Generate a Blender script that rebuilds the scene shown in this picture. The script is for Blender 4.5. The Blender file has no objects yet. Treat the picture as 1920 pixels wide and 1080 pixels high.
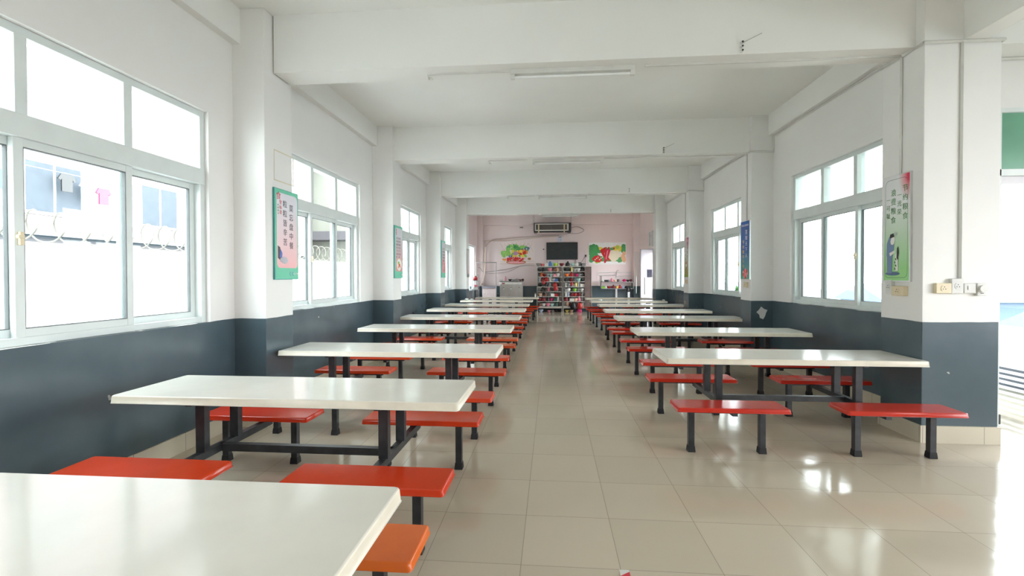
import bpy, bmesh, math, random
from mathutils import Vector, Matrix
random.seed(7)
sc = bpy.context.scene
COL = sc.collection

# ------------------------------------------------------------------ camera
CAM_H = 1.468
yaw, pit, rol = math.radians(4.815), math.radians(0.7726), math.radians(-0.1347)
R3 = Matrix(((math.cos(yaw), math.sin(yaw), 0), (-math.sin(yaw), math.cos(yaw), 0), (0, 0, 1)))
P3 = Matrix(((1, 0, 0), (0, math.cos(pit), -math.sin(pit)), (0, math.sin(pit), math.cos(pit))))
Q3 = Matrix(((math.cos(rol), 0, math.sin(rol)), (0, 1, 0), (-math.sin(rol), 0, math.cos(rol))))
M3 = Q3 @ P3 @ R3                       # rows: right, forward, up
cd = bpy.data.cameras.new('camera')
cam = bpy.data.objects.new('camera', cd); COL.objects.link(cam)
cd.sensor_width = 36.0; cd.lens = 36.0 * 885 / 1920; cd.shift_y = -9.97 / 1920
cd.clip_start = 0.05; cd.clip_end = 400
cm = Matrix.Identity(4)
for i in range(3):
    cm[i][0] = M3[0][i]; cm[i][1] = M3[2][i]; cm[i][2] = -M3[1][i]
cm[2][3] = CAM_H
cam.matrix_world = cm
sc.camera = cam

# ------------------------------------------------------------------ world, light, exposure
w = bpy.data.worlds.new('sky'); sc.world = w; w.use_nodes = True
nt = w.node_tree; bg = nt.nodes['Background']
tc = nt.nodes.new('ShaderNodeTexCoord'); sp = nt.nodes.new('ShaderNodeSeparateXYZ')
cr = nt.nodes.new('ShaderNodeValToRGB')
nt.links.new(tc.outputs['Generated'], sp.inputs[0]); nt.links.new(sp.outputs['Z'], cr.inputs[0])
cr.color_ramp.elements[0].position = 0.0; cr.color_ramp.elements[0].color = (0.955, 0.97, 1.0, 1)
cr.color_ramp.elements[1].position = 0.6; cr.color_ramp.elements[1].color = (0.87, 0.93, 1.0, 1)
nt.links.new(cr.outputs[0], bg.inputs['Color']); bg.inputs['Strength'].default_value = 12.5
sc.view_settings.view_transform = 'Standard'; sc.view_settings.look = 'None'
sc.view_settings.gamma = 1; sc.view_settings.use_curve_mapping = False
sc.view_settings.exposure = 0.42
sc.cycles.max_bounces = 12; sc.cycles.diffuse_bounces = 8; sc.cycles.glossy_bounces = 5
sc.cycles.transparent_max_bounces = 16
sc.cycles.sample_clamp_indirect = 12
sc.cycles.use_denoising = True

sd = bpy.data.lights.new('sun', 'SUN'); sd.energy = 3.0; sd.angle = math.radians(2); sd.color = (1, .97, .92)
sun = bpy.data.objects.new('sun', sd); COL.objects.link(sun)
sun.rotation_euler = (math.radians(20), math.radians(12), 0)      # high sun, lights the yards only

def portal(loc, rot, sx, sy):
    l = bpy.data.lights.new('portal', 'AREA'); l.shape = 'RECTANGLE'; l.size = sx; l.size_y = sy
    l.cycles.is_portal = True
    o = bpy.data.objects.new('portal', l); COL.objects.link(o); o.location = loc; o.rotation_euler = rot

YC = [4.42, 7.99, 11.50, 15.05]          # near faces of the columns
WIN_S, WIN_E, WZ0, WZ1 = 0.83, 3.02, 1.06, 2.96
XL, XR, YB, ZC = -3.10, 3.58, 19.9, 4.07
YF = -7.5                                # where the built part of the hall ends behind the camera
XE = 7.0
WL = [(YC[0] - 3.57 + WIN_S + .12, YC[0] - 3.57 + WIN_E + .18)] + [(y + WIN_S, y + WIN_E) for y in YC[:3]]
WR = [(y + WIN_S, y + WIN_E) for y in YC[:3]]
for a, b in WL: portal((XL - .12, (a + b) / 2, 2.01), (0, math.radians(-90), 0), 1.9, b - a)
for a, b in WR: portal((XR + .12, (a + b) / 2, 2.01), (0, math.radians(90), 0), 1.9, b - a)
portal((XL - .12, (-1.8 + .45) / 2, 2.01), (0, math.radians(-90), 0), 1.9, 2.25)
WX = [(-6.5, -4.3), (-3.2, -1.0), (.6, 2.8)]                # windows of the side room, right of the camera
for a, b in WX: portal((XE + .12, (a + b) / 2, 1.9), (0, math.radians(90), 0), 2.1, b - a)
portal((5.2, 4.95, 1.5), (math.radians(-90), 0, 0), 2.0, 3.0)

# ------------------------------------------------------------------ materials
MATS = {}
def new_mat(name):
    m = bpy.data.materials.new(name); m.use_nodes = True; MATS[name] = m
    return m, m.node_tree, m.node_tree.nodes['Principled BSDF']
def N(nt, t, **k):
    n = nt.nodes.new(t)
    for a, b in k.items(): setattr(n, a, b)
    return n
def math_n(nt, op, a, b=None, c=None):
    n = nt.nodes.new('ShaderNodeMath'); n.operation = op
    for i, x in enumerate((a, b, c)):
        if x is None: continue
        if isinstance(x, (int, float)): n.inputs[i].default_value = x
        else: nt.links.new(x, n.inputs[i])
    return n.outputs[0]
def mix_c(nt, f, a, b):
    n = nt.nodes.new('ShaderNodeMix'); n.data_type = 'RGBA'
    for s, x in ((n.inputs[0], f), (n.inputs[6], a), (n.inputs[7], b)):
        if isinstance(x, (int, float)): s.default_value = x
        elif isinstance(x, tuple): s.default_value = (*x, 1)[:4]
        else: nt.links.new(x, s)
    return n.outputs[2]
def noise(nt, scale, detail=3, coord='Object', rough=.5):
    t = nt.nodes.new('ShaderNodeTexCoord'); n = nt.nodes.new('ShaderNodeTexNoise')
    n.inputs['Scale'].default_value = scale; n.inputs['Detail'].default_value = detail
    n.inputs['Roughness'].default_value = rough
    nt.links.new(t.outputs[coord], n.inputs['Vector']); return n.outputs[0]
def ramp(nt, v, p0, p1):
    n = nt.nodes.new('ShaderNodeMapRange'); n.inputs[1].default_value = p0; n.inputs[2].default_value = p1
    nt.links.new(v, n.inputs[0]); return n.outputs[0]
def mat(name, col, rough=.5, metal=0., var=.06, scale=6., bump=0., spec=.5):
    if name in MATS: return MATS[name]
    m, t, b = new_mat(name)
    n = noise(t, scale)
    dark = tuple(c * (1 - var) for c in col); lite = tuple(min(1, c * (1 + var)) for c in col)
    t.links.new(mix_c(t, ramp(t, n, .3, .7), dark, lite), b.inputs['Base Color'])
    b.inputs['Roughness'].default_value = rough; b.inputs['Metallic'].default_value = metal
    b.inputs['Specular IOR Level'].default_value = spec
    if bump:
        bp = N(t, 'ShaderNodeBump'); bp.inputs['Strength'].default_value = bump; bp.inputs['Distance'].default_value = .01
        t.links.new(noise(t, scale * 3), bp.inputs['Height']); t.links.new(bp.outputs[0], b.inputs['Normal'])
    return m

def wall_mat(name, top):
    """painted plaster: light paint over a dark glossy dado up to 1.06 m"""
    m, t, b = new_mat(name)
    g = N(t, 'ShaderNodeNewGeometry'); s = N(t, 'ShaderNodeSeparateXYZ'); t.links.new(g.outputs['Position'], s.inputs[0])
    wob = math_n(t, 'MULTIPLY', math_n(t, 'SUBTRACT', noise(t, 2.5), .5), .02)
    up = math_n(t, 'GREATER_THAN', math_n(t, 'ADD', s.outputs['Z'], wob), 1.06)
    n1 = ramp(t, noise(t, 1.3, 5), .35, .7)
    upper = mix_c(t, n1, tuple(c * .965 for c in top), top)
    lower = mix_c(t, ramp(t, noise(t, 2.2, 4), .3, .7), (.056, .086, .104), (.078, .112, .132))
    specks = math_n(t, 'GREATER_THAN', noise(t, 9, 2, rough=.3), .80)
    lower = mix_c(t, specks, lower, (.35, .38, .38))
    t.links.new(mix_c(t, up, lower, upper), b.inputs['Base Color'])
    t.links.new(math_n(t, 'MULTIPLY_ADD', up, .35, .27), b.inputs['Roughness'])
    bp = N(t, 'ShaderNodeBump'); bp.inputs['Strength'].default_value = .4; bp.inputs['Distance'].default_value = .02
    t.links.new(noise(t, 2.2, 3), bp.inputs['Height']); t.links.new(bp.outputs[0], b.inputs['Normal'])
    return m
WALL = wall_mat('painted wall white over slate', (.80, .795, .775))
PINK = wall_mat('painted wall pink over slate', (.80, .685, .685))
CEIL = mat('ceiling plaster', (.80, .80, .775), .8, var=.02, scale=1.2)
m, t, b = new_mat('beige floor tiles'); FLOOR = m
g = N(t, 'ShaderNodeNewGeometry'); s = N(t, 'ShaderNodeSeparateXYZ'); t.links.new(g.outputs['Position'], s.inputs[0])
def line(ax, off):
    f = math_n(t, 'FRACT', math_n(t, 'MULTIPLY', math_n(t, 'ADD', s.outputs[ax], off), 2.0))
    d = math_n(t, 'ABSOLUTE', math_n(t, 'SUBTRACT', f, .5))
    return math_n(t, 'GREATER_THAN', d, .4968), math_n(t, 'FLOOR', math_n(t, 'MULTIPLY', math_n(t, 'ADD', s.outputs[ax], off), 2.0))
lx, ix = line('X', 50.158); ly, iy = line('Y', 50.122)
joint = math_n(t, 'MAXIMUM', lx, ly)
wn = N(t, 'ShaderNodeTexWhiteNoise', noise_dimensions='2D'); cx = N(t, 'ShaderNodeCombineXYZ')
t.links.new(ix, cx.inputs[0]); t.links.new(iy, cx.inputs[1]); t.links.new(cx.outputs[0], wn.inputs['Vector'])
tile = mix_c(t, wn.outputs[0], (.50, .435, .335), (.54, .47, .365))
tile = mix_c(t, math_n(t, 'MULTIPLY', ramp(t, noise(t, .9, 5), .4, .75), .35), tile, (.47, .41, .32))
t.links.new(mix_c(t, joint, tile, (.29, .25, .19)), b.inputs['Base Color'])
t.links.new(ramp(t, noise(t, 1.7, 4), .0, 1.), b.inputs['Roughness'])
r_ = math_n(t, 'MULTIPLY_ADD', noise(t, 1.7, 4), .10, .06); t.links.new(r_, b.inputs['Roughness'])
bp = N(t, 'ShaderNodeBump'); bp.inputs['Strength'].default_value = .12; bp.inputs['Distance'].default_value = .01
t.links.new(noise(t, 5, 2), bp.inputs['Height']); t.links.new(bp.outputs[0], b.inputs['Normal'])

CREAM_BASE = mat('cream baseboard tile', (.62, .56, .43), .35, var=.08, scale=9)
UPVC = mat('white window frame plastic', (.66, .71, .70), .35, var=.04, scale=4)
def glass_mat(name, tint, refl=.07):
    m, t, b = new_mat(name); t.nodes.remove(b); out = t.nodes['Material Output']
    tr = N(t, 'ShaderNodeBsdfTransparent'); gl = N(t, 'ShaderNodeBsdfGlossy'); mx = N(t, 'ShaderNodeMixShader')
    tr.inputs[0].default_value = (*tint, 1); gl.inputs['Roughness'].default_value = .02
    fr = N(t, 'ShaderNodeLayerWeight'); fr.inputs[0].default_value = .5
    t.links.new(math_n(t, 'MULTIPLY_ADD', math_n(t, 'POWER', fr.outputs['Facing'], 5), .8, .03), mx.inputs[0]); t.links.new(tr.outputs[0], mx.inputs[1]); t.links.new(gl.outputs[0], mx.inputs[2])
    t.links.new(mx.outputs[0], out.inputs[0]); return m
GLASS = glass_mat('window glass', (.93, .97, .96))
def frost_mat(name, col, tr_=.5):
    m, t, b = new_mat(name); t.nodes.remove(b); out = t.nodes['Material Output']
    a = N(t, 'ShaderNodeBsdfTranslucent'); d = N(t, 'ShaderNodeBsdfDiffuse'); x = N(t, 'ShaderNodeMixShader'); tt = N(t, 'ShaderNodeBsdfTransparent')
    y = N(t, 'ShaderNodeMixShader')
    a.inputs[0].default_value = (*col, 1); d.inputs[0].default_value = (*col, 1); x.inputs[0].default_value = .4
    t.links.new(a.outputs[0], x.inputs[1]); t.links.new(d.outputs[0], x.inputs[2])
    y.inputs[0].default_value = tr_; t.links.new(x.outputs[0], y.inputs[1]); t.links.new(tt.outputs[0], y.inputs[2])
    t.links.new(y.outputs[0], out.inputs[0]); return m
FROST = frost_mat('frosted glass film', (.9, .9, .95), .25)
GREENG = mat('green painted transom panel', (.13, .33, .22), .25, var=.12, scale=2)
TOP = mat('cream fibreglass table top', (.70, .675, .60), .15, var=.03, scale=5)
m, t, b = new_mat('red fibreglass seat'); RED = m
oi = N(t, 'ShaderNodeObjectInfo'); mu = N(t, 'ShaderNodeMix', data_type='RGBA', blend_type='MULTIPLY'); mu.inputs[0].default_value = 1
t.links.new(oi.outputs['Color'], mu.inputs[6]); t.links.new(mix_c(t, ramp(t, noise(t, 4), .3, .75), (.86, .80, .8), (1, 1, 1)), mu.inputs[7]); t.links.new(mu.outputs[2], b.inputs['Base Color'])
b.inputs['Roughness'].default_value = .17; b.inputs['Specular IOR Level'].default_value = .4
BLACK = mat('black painted steel tube', (.022, .023, .026), .38, var=.4, scale=14)
RUBBER = mat('black rubber', (.012, .012, .013), .7)
PLAST = mat('white plastic', (.64, .64, .61), .4)
CREAMP = mat('yellowed cream plastic', (.72, .62, .42), .4)
STEEL = mat('stainless steel', (.58, .57, .55), .32, metal=.9, var=.1, scale=3)
DSTEEL = mat('dull brown steel panel', (.17, .125, .115), .38, metal=.1, var=.3, scale=3)
SHELFM = mat('pale steel shelf', (.72, .71, .67), .35, metal=.1)
GREYM = mat('grey metal pipe', (.30, .29, .29), .4, metal=.6)
SILVER = mat('brushed aluminium', (.68, .68, .68), .3, metal=.7)
DARK = mat('dark plastic', (.02, .02, .022), .35)
TVM = mat('television screen', (.028, .034, .038), .2, var=.1)
TUBE = mat('fluorescent tube glass', (.82, .84, .83), .15)
COPPER = mat('brown insulated pipe', (.50, .40, .36), .6)
OCHRE = mat('masking tape', (.62, .56, .33), .7)
m, t, b = new_mat('crockery'); CROCK = m
oi = N(t, 'ShaderNodeObjectInfo'); t.links.new(oi.outputs['Color'], b.inputs['Base Color']); b.inputs['Roughness'].default_value = .25
m, t, b = new_mat('thin bag plastic'); BAGM = m
oi = N(t, 'ShaderNodeObjectInfo'); t.links.new(oi.outputs['Color'], b.inputs['Base Color']); b.inputs['Roughness'].default_value = .4
def flat(name, col, rough=.45): return mat(name, col, rough, var=.03)

# ------------------------------------------------------------------ geometry helpers
def box(bm, x0, x1, y0, y1, z0, z1, bev=0, mi=0):
    r = bmesh.ops.create_cube(bm, size=1)
    bmesh.ops.scale(bm, vec=(x1 - x0, y1 - y0, z1 - z0), verts=r['verts'])
    bmesh.ops.translate(bm, vec=((x0 + x1) / 2, (y0 + y1) / 2, (z0 + z1) / 2), verts=r['verts'])
    fs = {f for v in r['verts'] for f in v.link_faces}
    for f in fs: f.material_index = mi
    if bev:
        es = {e for v in r['verts'] for e in v.link_edges}
        bmesh.ops.bevel(bm, geom=list(es), offset=bev, segments=2, affect='EDGES', profile=.6)
def tube(bm, pts, r, n=8, mi=0, cap=True):
    pts = [Vector(p) for p in pts]; rings = []
    for i, p in enumerate(pts):
        d = (pts[min(i + 1, len(pts) - 1)] - pts[max(i - 1, 0)]).normalized()
        a = d.cross(Vector((0, 0, 1)) if abs(d.z) < .9 else Vector((1, 0, 0))).normalized(); c = d.cross(a)
        rr = r[i] if isinstance(r, (list, tuple)) else r
        rings.append([bm.verts.new(p + (a * math.cos(2 * math.pi * k / n) + c * math.sin(2 * math.pi * k / n)) * rr) for k in range(n)])
    for i in range(len(rings) - 1):
        for k in range(n):
            f = bm.faces.new((rings[i][k], rings[i][(k + 1) % n], rings[i + 1][(k + 1) % n], rings[i + 1][k])); f.material_index = mi; f.smooth = n > 4
    if cap:
        for rg in (rings[0][::-1], rings[-1]):
            f = bm.faces.new([bm.verts.new(v_.co) for v_ in rg] if n > 4 else rg); f.material_index = mi
def lathe(bm, prof, cx=0, cy=0, n=20, mi=0):
    rings = []
    for r, z in prof:
        rings.append([bm.verts.new((cx + r * math.cos(2 * math.pi * k / n), cy + r * math.sin(2 * math.pi * k / n), z)) for k in range(n)] if r > 1e-5 else [bm.verts.new((cx, cy, z))])
    for a, b in zip(rings, rings[1:]):
        for k in range(n):
            if len(a) == 1 and len(b) == 1: continue
            if len(a) == 1: vs = (a[0], b[(k + 1) % n], b[k])
            elif len(b) == 1: vs = (a[k], a[(k + 1) % n], b[0])
            else: vs = (a[k], a[(k + 1) % n], b[(k + 1) % n], b[k])
            f = bm.faces.new(vs); f.smooth = True; f.material_index = mi
def rrect(x0, x1, y0, y1, r, seg=4):
    out = []
    for cx, cy, a0 in ((x1 - r, y1 - r, 0), (x0 + r, y1 - r, 90), (x0 + r, y0 + r, 180), (x1 - r, y0 + r, 270)):
        for k in range(seg + 1):
            a = math.radians(a0 + 90 * k / seg); out.append((cx + r * math.cos(a), cy + r * math.sin(a)))
    return out
def slab(bm, x0, x1, y0, y1, z0, z1, rc=.025, rb=.008, warp=None):
    """rounded board with softened edges; the skirt leans outward a little"""
    rings = []
    for ins, z in ((.03, z0 + .008), (.003, z0), (0, z0 + .003), (.003, z0 + .005), (.006, z1 - rb), (.0085, z1 - rb * .35), (.014, z1)):
        pts = rrect(x0 + ins, x1 - ins, y0 + ins, y1 - ins, max(rc - ins * .4, .006))
        rings.append([bm.verts.new((x, y, z + (warp(x, y) if warp else 0))) for x, y in pts])
    n = len(rings[0])
    for a, b in zip(rings, rings[1:]):
        for k in range(n):
            f = bm.faces.new((a[k], a[(k + 1) % n], b[(k + 1) % n], b[k])); f.smooth = True
    bm.faces.new(rings[0][::-1]); bm.faces.new(rings[-1])
def obj(name, bm, mats, parent=None, loc=None):
    me = bpy.data.meshes.new(name); bmesh.ops.recalc_face_normals(bm, faces=bm.faces[:]); bm.to_mesh(me); bm.free()
    for m_ in (mats if isinstance(mats, (list, tuple)) else [mats]): me.materials.append(m_)
    o = bpy.data.objects.new(name, me); COL.objects.link(o)
    if parent: o.parent = parent
    if loc: o.location = loc
    return o
def B(): return bmesh.new()
def tag(o, label=None, cat=None, group=None, kind=None):
    if label: o['label'] = label
    if cat: o['category'] = cat
    if group: o['group'] = group
    if kind: o['kind'] = kind
    return o
def thing(name, label, cat, loc=(0, 0, 0), group=None, rz=0, kind=None):
    o = bpy.data.objects.new(name, None); COL.objects.link(o); o.location = loc; o.rotation_euler = (0, 0, rz); o.empty_display_size = .1
    return tag(o, label, cat, group, kind)
def copy_tree(o, parent=None):
    c = o.copy(); COL.objects.link(c)
    if parent: c.parent = parent
    for ch in list(o.children): copy_tree(ch, c)
    return c
def struct(name, bm, mats, label, parent=None, cat=None):
    o = obj(name, bm, mats, parent)
    if not parent: tag(o, label, cat or name.split('_')[0], kind='structure')
    return o
def boxo(name, ext, m_, parent=None, bev=0):
    bm = B(); box(bm, *ext, bev=bev); return obj(name, bm, m_, parent)
def text_mesh(name, s, size, m_, M, parent, depth=.0006, align='CENTER'):
    cu = bpy.data.curves.new(name, 'FONT'); cu.body = s; cu.size = size; cu.align_x = align; cu.align_y = 'CENTER'; cu.extrude = depth
    cu.space_line = 1.0
    to = bpy.data.objects.new(name, cu); COL.objects.link(to)
    bpy.context.view_layer.update()
    me = bpy.data.meshes.new_from_object(to); bpy.data.objects.remove(to)
    me.materials.clear(); me.materials.append(m_)
    o = bpy.data.objects.new(name, me); COL.objects.link(o); o.parent = parent; o.matrix_local = M
    return o

# ================================================================== ROOM SHELL
def wall_with_holes(bm, plane, a0, a1, z0, z1, th, holes):
    """plane=('x',X,dir): wall face at X extending th outward; holes=(a,b,z0,z1) along the wall"""
    ax, P, d = plane
    p0, p1 = (P, P + th * d) if d > 0 else (P + th * d, P)
    def bx(u0, u1, v0, v1):
        if u1 - u0 < 1e-4 or v1 - v0 < 1e-4: return
        if ax == 'x': box(bm, p0, p1, u0, u1, v0, v1)
        else: box(bm, u0, u1, p0, p1, v0, v1)
    cur = a0
    for (h0, h1, hz0, hz1) in sorted(holes):
        bx(cur, h0, z0, z1); bx(h0, h1, z0, hz0); bx(h0, h1, hz1, z1); cur = h1
    bx(cur, a1, z0, z1)

bm = B(); box(bm, -3.4, XE, YF, YB + .2, -.12, 0)
struct('floor', bm, FLOOR, 'shiny beige square tile floor of the canteen hall')
bm = B(); box(bm, -3.4, XE, YF, YB + .2, ZC, ZC + .15)
struct('ceiling', bm, CEIL, 'white plaster ceiling between the concrete beams')
SPL = 15.49
bm = B(); wall_with_holes(bm, ('x', XL, -1), YF, SPL, 0, ZC, .24, [(-1.8, .45, WZ0, WZ1)] + [(a, b, WZ0, WZ1) for a, b in WL])
struct('wall_left', bm, WALL, 'left wall, white above a slate grey painted dado')
bm = B(); wall_with_holes(bm, ('x', XL, -1), SPL, YB + .2, 0, ZC, .24, [(17.1, 19.1, .9, 2.7)])
struct('wall_left_back', bm, PINK, 'left wall of the pink end bay with a bright opening')
bm = B(); wall_with_holes(bm, ('x', XR, 1), YC[0] + .5, SPL, 0, ZC, .24, [(a, b, WZ0, WZ1) for a, b in WR])
struct('wall_right', bm, WALL, 'right wall with windows, white above a slate grey dado')
bm = B(); wall_with_holes(bm, ('x', XR, 1), SPL, YB + .2, 0, ZC, .24, [(17.1, 18.8, 0.0, 2.36)])
struct('wall_right_back', bm, PINK, 'right wall of the pink end bay behind the glass door')
bm = B(); box(bm, XL, XR, YB, YB + .2, 0, ZC)
struct('wall_back', bm, PINK, 'pink end wall with slate grey dado')
bm = B(); wall_with_holes(bm, ('y', 4.82, 1), 3.83, XE, 0, ZC, .2, [(4.19, 6.2, 0, 3.03)])
struct('wall_side', bm, WALL, 'white wall right of the nearest column with the doorway')

bm = B(); wall_with_holes(bm, ('x', XE, 1), YF, 5.02, 0, ZC, .2, [(a, b, .85, 2.95) for a, b in WX])
struct('wall_far_side', bm, WALL, 'outer wall of the side room with open windows, right of the camera')
bm = B(); box(bm, XL - .24, XE + .2, YF - .2, YF, 0, ZC)
struct('wall_front', bm, WALL, 'plain wall behind the camera')
# columns and beams
k = 0
def trim(bm, m_, label):
    global k
    k += 1
    return struct('trim_%d' % k, bm, m_, label, cat='trim')
NTH = ['nearest', 'second', 'third', 'fourth']
for i, y in enumerate(YC):
    bm = B(); box(bm, XL, -2.775 if i == 0 else -2.74, y - (.04 if i == 0 else 0), y + .44, 0, ZC, bev=.006)
    trim(bm, WALL, '%s square column on the left wall' % NTH[i])
    bm = B(); box(bm, 3.235, 3.855 if i == 0 else XR + .02, y, y + (.52 if i == 0 else .42), 0, ZC, bev=.006)
    trim(bm, WALL, '%s square column on the right side' % NTH[i])
    bm = B(); box(bm, -2.76, 3.25, y + .10, y + .40, 3.50 if i < 2 else 3.47, ZC)
    trim(bm, CEIL, '%s white cross beam under the ceiling' % NTH[i])
    y1 = (YC[i + 1] if i < 3 else YB)
    if i < 3:
        bm = B(); box(bm, XL - .01, -3.015, y + .43, y1 + .01, 3.73, ZC); trim(bm, CEIL, 'edge beam along the left wall past the %s column' % NTH[i])
        bm = B(); box(bm, 3.50, XR + .01, y + .41, y1 + .01, 3.74, ZC); trim(bm, CEIL, 'edge beam along the right wall past the %s column' % NTH[i])
bm = B(); box(bm, XL - .01, -3.015, YF, YC[0] - .03, 3.73, ZC); trim(bm, CEIL, 'edge beam over the nearest left window')
bm = B(); box(bm, 3.55, 3.73, YF, YC[0] + .01, 3.50, ZC); trim(bm, CEIL, 'beam running towards the viewer from the nearest right column')
bm = B(); box(bm, 3.84, XE, YC[0] + .10, YC[0] + .40, 3.50, ZC); trim(bm, CEIL, 'beam to the right of the nearest right column')
bm = B(); box(bm, XL - .01, XR + .01, YB - .12, YB + .01, 3.62, ZC); trim(bm, PINK, 'pink beam along the top of the end wall')
bm = B(); box(bm, XL - .01, -2.87, YB - .35, YB + .01, 0, ZC); trim(bm, PINK, 'pink corner pillar at the left end of the end wall')
bm = B(); box(bm, 3.33, XR + .01, YB - .35, YB + .01, 0, ZC); trim(bm, PINK, 'pink corner pillar at the right end of the end wall')

# baseboards
bm = B(); h = .15
BB = mat('cream baseboard', (.62, .56, .44), .3, var=.05, scale=12)
m_, t, b = new_mat('cream baseboard tiles'); BBT = m_
g = N(t, 'ShaderNodeNewGeometry'); s = N(t, 'ShaderNodeSeparateXYZ'); t.links.new(g.outputs['Position'], s.inputs[0])
f = math_n(t, 'FRACT', math_n(t, 'MULTIPLY', math_n(t, 'ADD', math_n(t, 'ADD', s.outputs['X'], s.outputs['Y']), 40.36), 2.0))
j = math_n(t, 'LESS_THAN', f, .008)
t.links.new(mix_c(t, j, mix_c(t, noise(t, 3), (.60, .54, .42), (.66, .60, .48)), (.2, .17, .13)), b.inputs['Base Color']); b.inputs['Roughness'].default_value = .28
def bb(segs, name, label):
    bm = B()
    for e in segs: box(bm, *e, 0, h)
    struct(name, bm, BBT, label, cat='baseboard')
sl = [(XL - .01, XL + .015, YF, YC[0] - .055)]
for i, y in enumerate(YC):
    xf = -2.775 if i == 0 else -2.74; y0 = y - (.04 if i == 0 else 0)
    sl += [(XL, xf + .015, y0 - .015, y0 + .01), (xf - .01, xf + .015, y0 + .01, y + .43), (XL, xf + .015, y + .43, y + .455)]
    sl += [(XL - .01, XL + .015, y + .455, (YC[i + 1] if i < 3 else 17.2))]
bb(sl, 'baseboard_left', 'cream tile baseboard along the left wall and columns')
sl = []
for i, y in enumerate(YC):
    xo = 3.87 if i == 0 else XR; d = .52 if i == 0 else .42
    sl += [(3.22, xo, y - .015, y + .01), (3.22, 3.245, y + .01, y + d - .01), (3.22, XR, y + d - .01, y + d + .015)]
    sl += [(XR - .015, XR + .01, y + d + .015, (YC[i + 1] if i < 3 else 17.0))]
sl += [(3.845, 3.87, YC[0] + .01, 4.805), (3.845, 4.19, 4.805, 4.83)]
bb(sl, 'baseboard_right', 'cream tile baseboard round the right wall and columns')

# ------------------------------------------------------------------ windows
wn_ = 0
def window(y0, y1, side, label, lock=True):
    """side -1: left wall, +1: right wall. local u along +Y, depth d outward"""
    global wn_
    wn_ += 1
    X = XL if side < 0 else XR
    def bx(bm, u0, u1, z0, z1, d0, d1, bev=.004):
        a, b_ = X + side * d0, X + side * d1
        box(bm, min(a, b_), max(a, b_), y0 + u0, y0 + u1, z0, z1, bev=bev)
    L = y1 - y0; fz0, fz1 = WZ0, WZ1
    root = thing('window_%d' % wn_, label, 'window', kind='structure')
    bm = B()
    F = .055; D0, D1 = .04, .14
    bx(bm, .002, L - .002, fz0 + .001, fz0 + .05, D0 + .002, D1 - .002); bx(bm, .002, L - .002, fz1 - F, fz1 - .001, D0 + .002, D1 - .002)
    bx(bm, 0, F, fz0, fz1, D0, D1); bx(bm, L - F, L, fz0, fz1, D0, D1)
    bx(bm, .01, L - .01, 2.30, 2.44, D0 - .01, D1 - .003)
    th = (L - 2 * F) / 3
    for q in (1, 2): bx(bm, F + q * th - .035, F + q * th + .035, 2.43, fz1 - F + .01, D0 + .004, D1 - .004)
    obj('window_frame', bm, UPVC, root)
    for q in range(3):
        bm = B(); bx(bm, F + q * th + (.03 if q else -.005), F + (q + 1) * th - (.03 if q < 2 else -.005), 2.435, fz1 - F + .005, .09, .096, 0)
        obj('pane', bm, GLASS, root)
    for q in range(3):
        d0 = .055 if q == 1 else .10
        u0 = F + q * th - (.04 if q == 1 else (0 if q == 0 else -.0)); u1 = F + (q + 1) * th + (.04 if q == 1 else 0)
        if q == 0: u1 += .02
        if q == 2: u0 -= .02
        bm = B(); S = .055; za, zb = fz0 + .045, 2.305
        bx(bm, u0 + .002, u1 - .002, za + .001, za + S, d0 + .002, d0 + .033); bx(bm, u0 + .002, u1 - .002, zb - S, zb - .001, d0 + .002, d0 + .033)
        bx(bm, u0, u0 + S, za, zb, d0, d0 + .035); bx(bm, u1 - S, u1, za, zb, d0, d0 + .035)
        sa = obj('sash', bm, UPVC, root)
        bm = B(); bx(bm, u0 + S - .005, u1 - S + .005, za + S - .005, zb - S + .005, d0 + .014, d0 + .020, 0)
        obj('pane', bm, GLASS, sa)
        bm = B(); g_ = .005; ga, gb = u0 + S - .001, u1 - S + .001; gc, gd = za + S - .001, zb - S + .001
        bx(bm, ga, gb, gc, gc + g_, d0 + .002, d0 + .03, 0); bx(bm, ga, gb, gd - g_, gd, d0 + .002, d0 + .03, 0)
        bx(bm, ga, ga + g_, gc + g_, gd - g_, d0 + .002, d0 + .03, 0); bx(bm, gb - g_, gb, gc + g_, gd - g_, d0 + .002, d0 + .03, 0)
        obj('gasket', bm, mat('dark window gasket', (.10, .11, .11), .6), sa)
        if q == 1 and lock:
            bm = B(); bx(bm, u0 + .015, u0 + .04, 1.66, 1.74, d0 - .02, d0 + .004); bx(bm, u0 - .005, u0 + .03, 1.70, 1.72, d0 - .035, d0 - .015)
            obj('latch', bm, CREAMP, sa)
    return root
for i, (a, b_) in enumerate(WL):
    window(a, b_, -1, ['large white sliding window at the far left, nearest to the camera', 'white sliding window on the left wall just past the nearest column',
                       'third white sliding window along the left wall', 'narrow-looking farthest white window on the left wall'][i])
for i, (a, b_) in enumerate(WR):
    window(a, b_, 1, ['white sliding window on the right wall beside the nearest column', 'second white sliding window along the right wall behind the blue board',
                      'farthest white sliding window on the right wall'][i])
window(-1.8, .45, -1, 'white sliding window on the left wall beside the camera')

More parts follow.
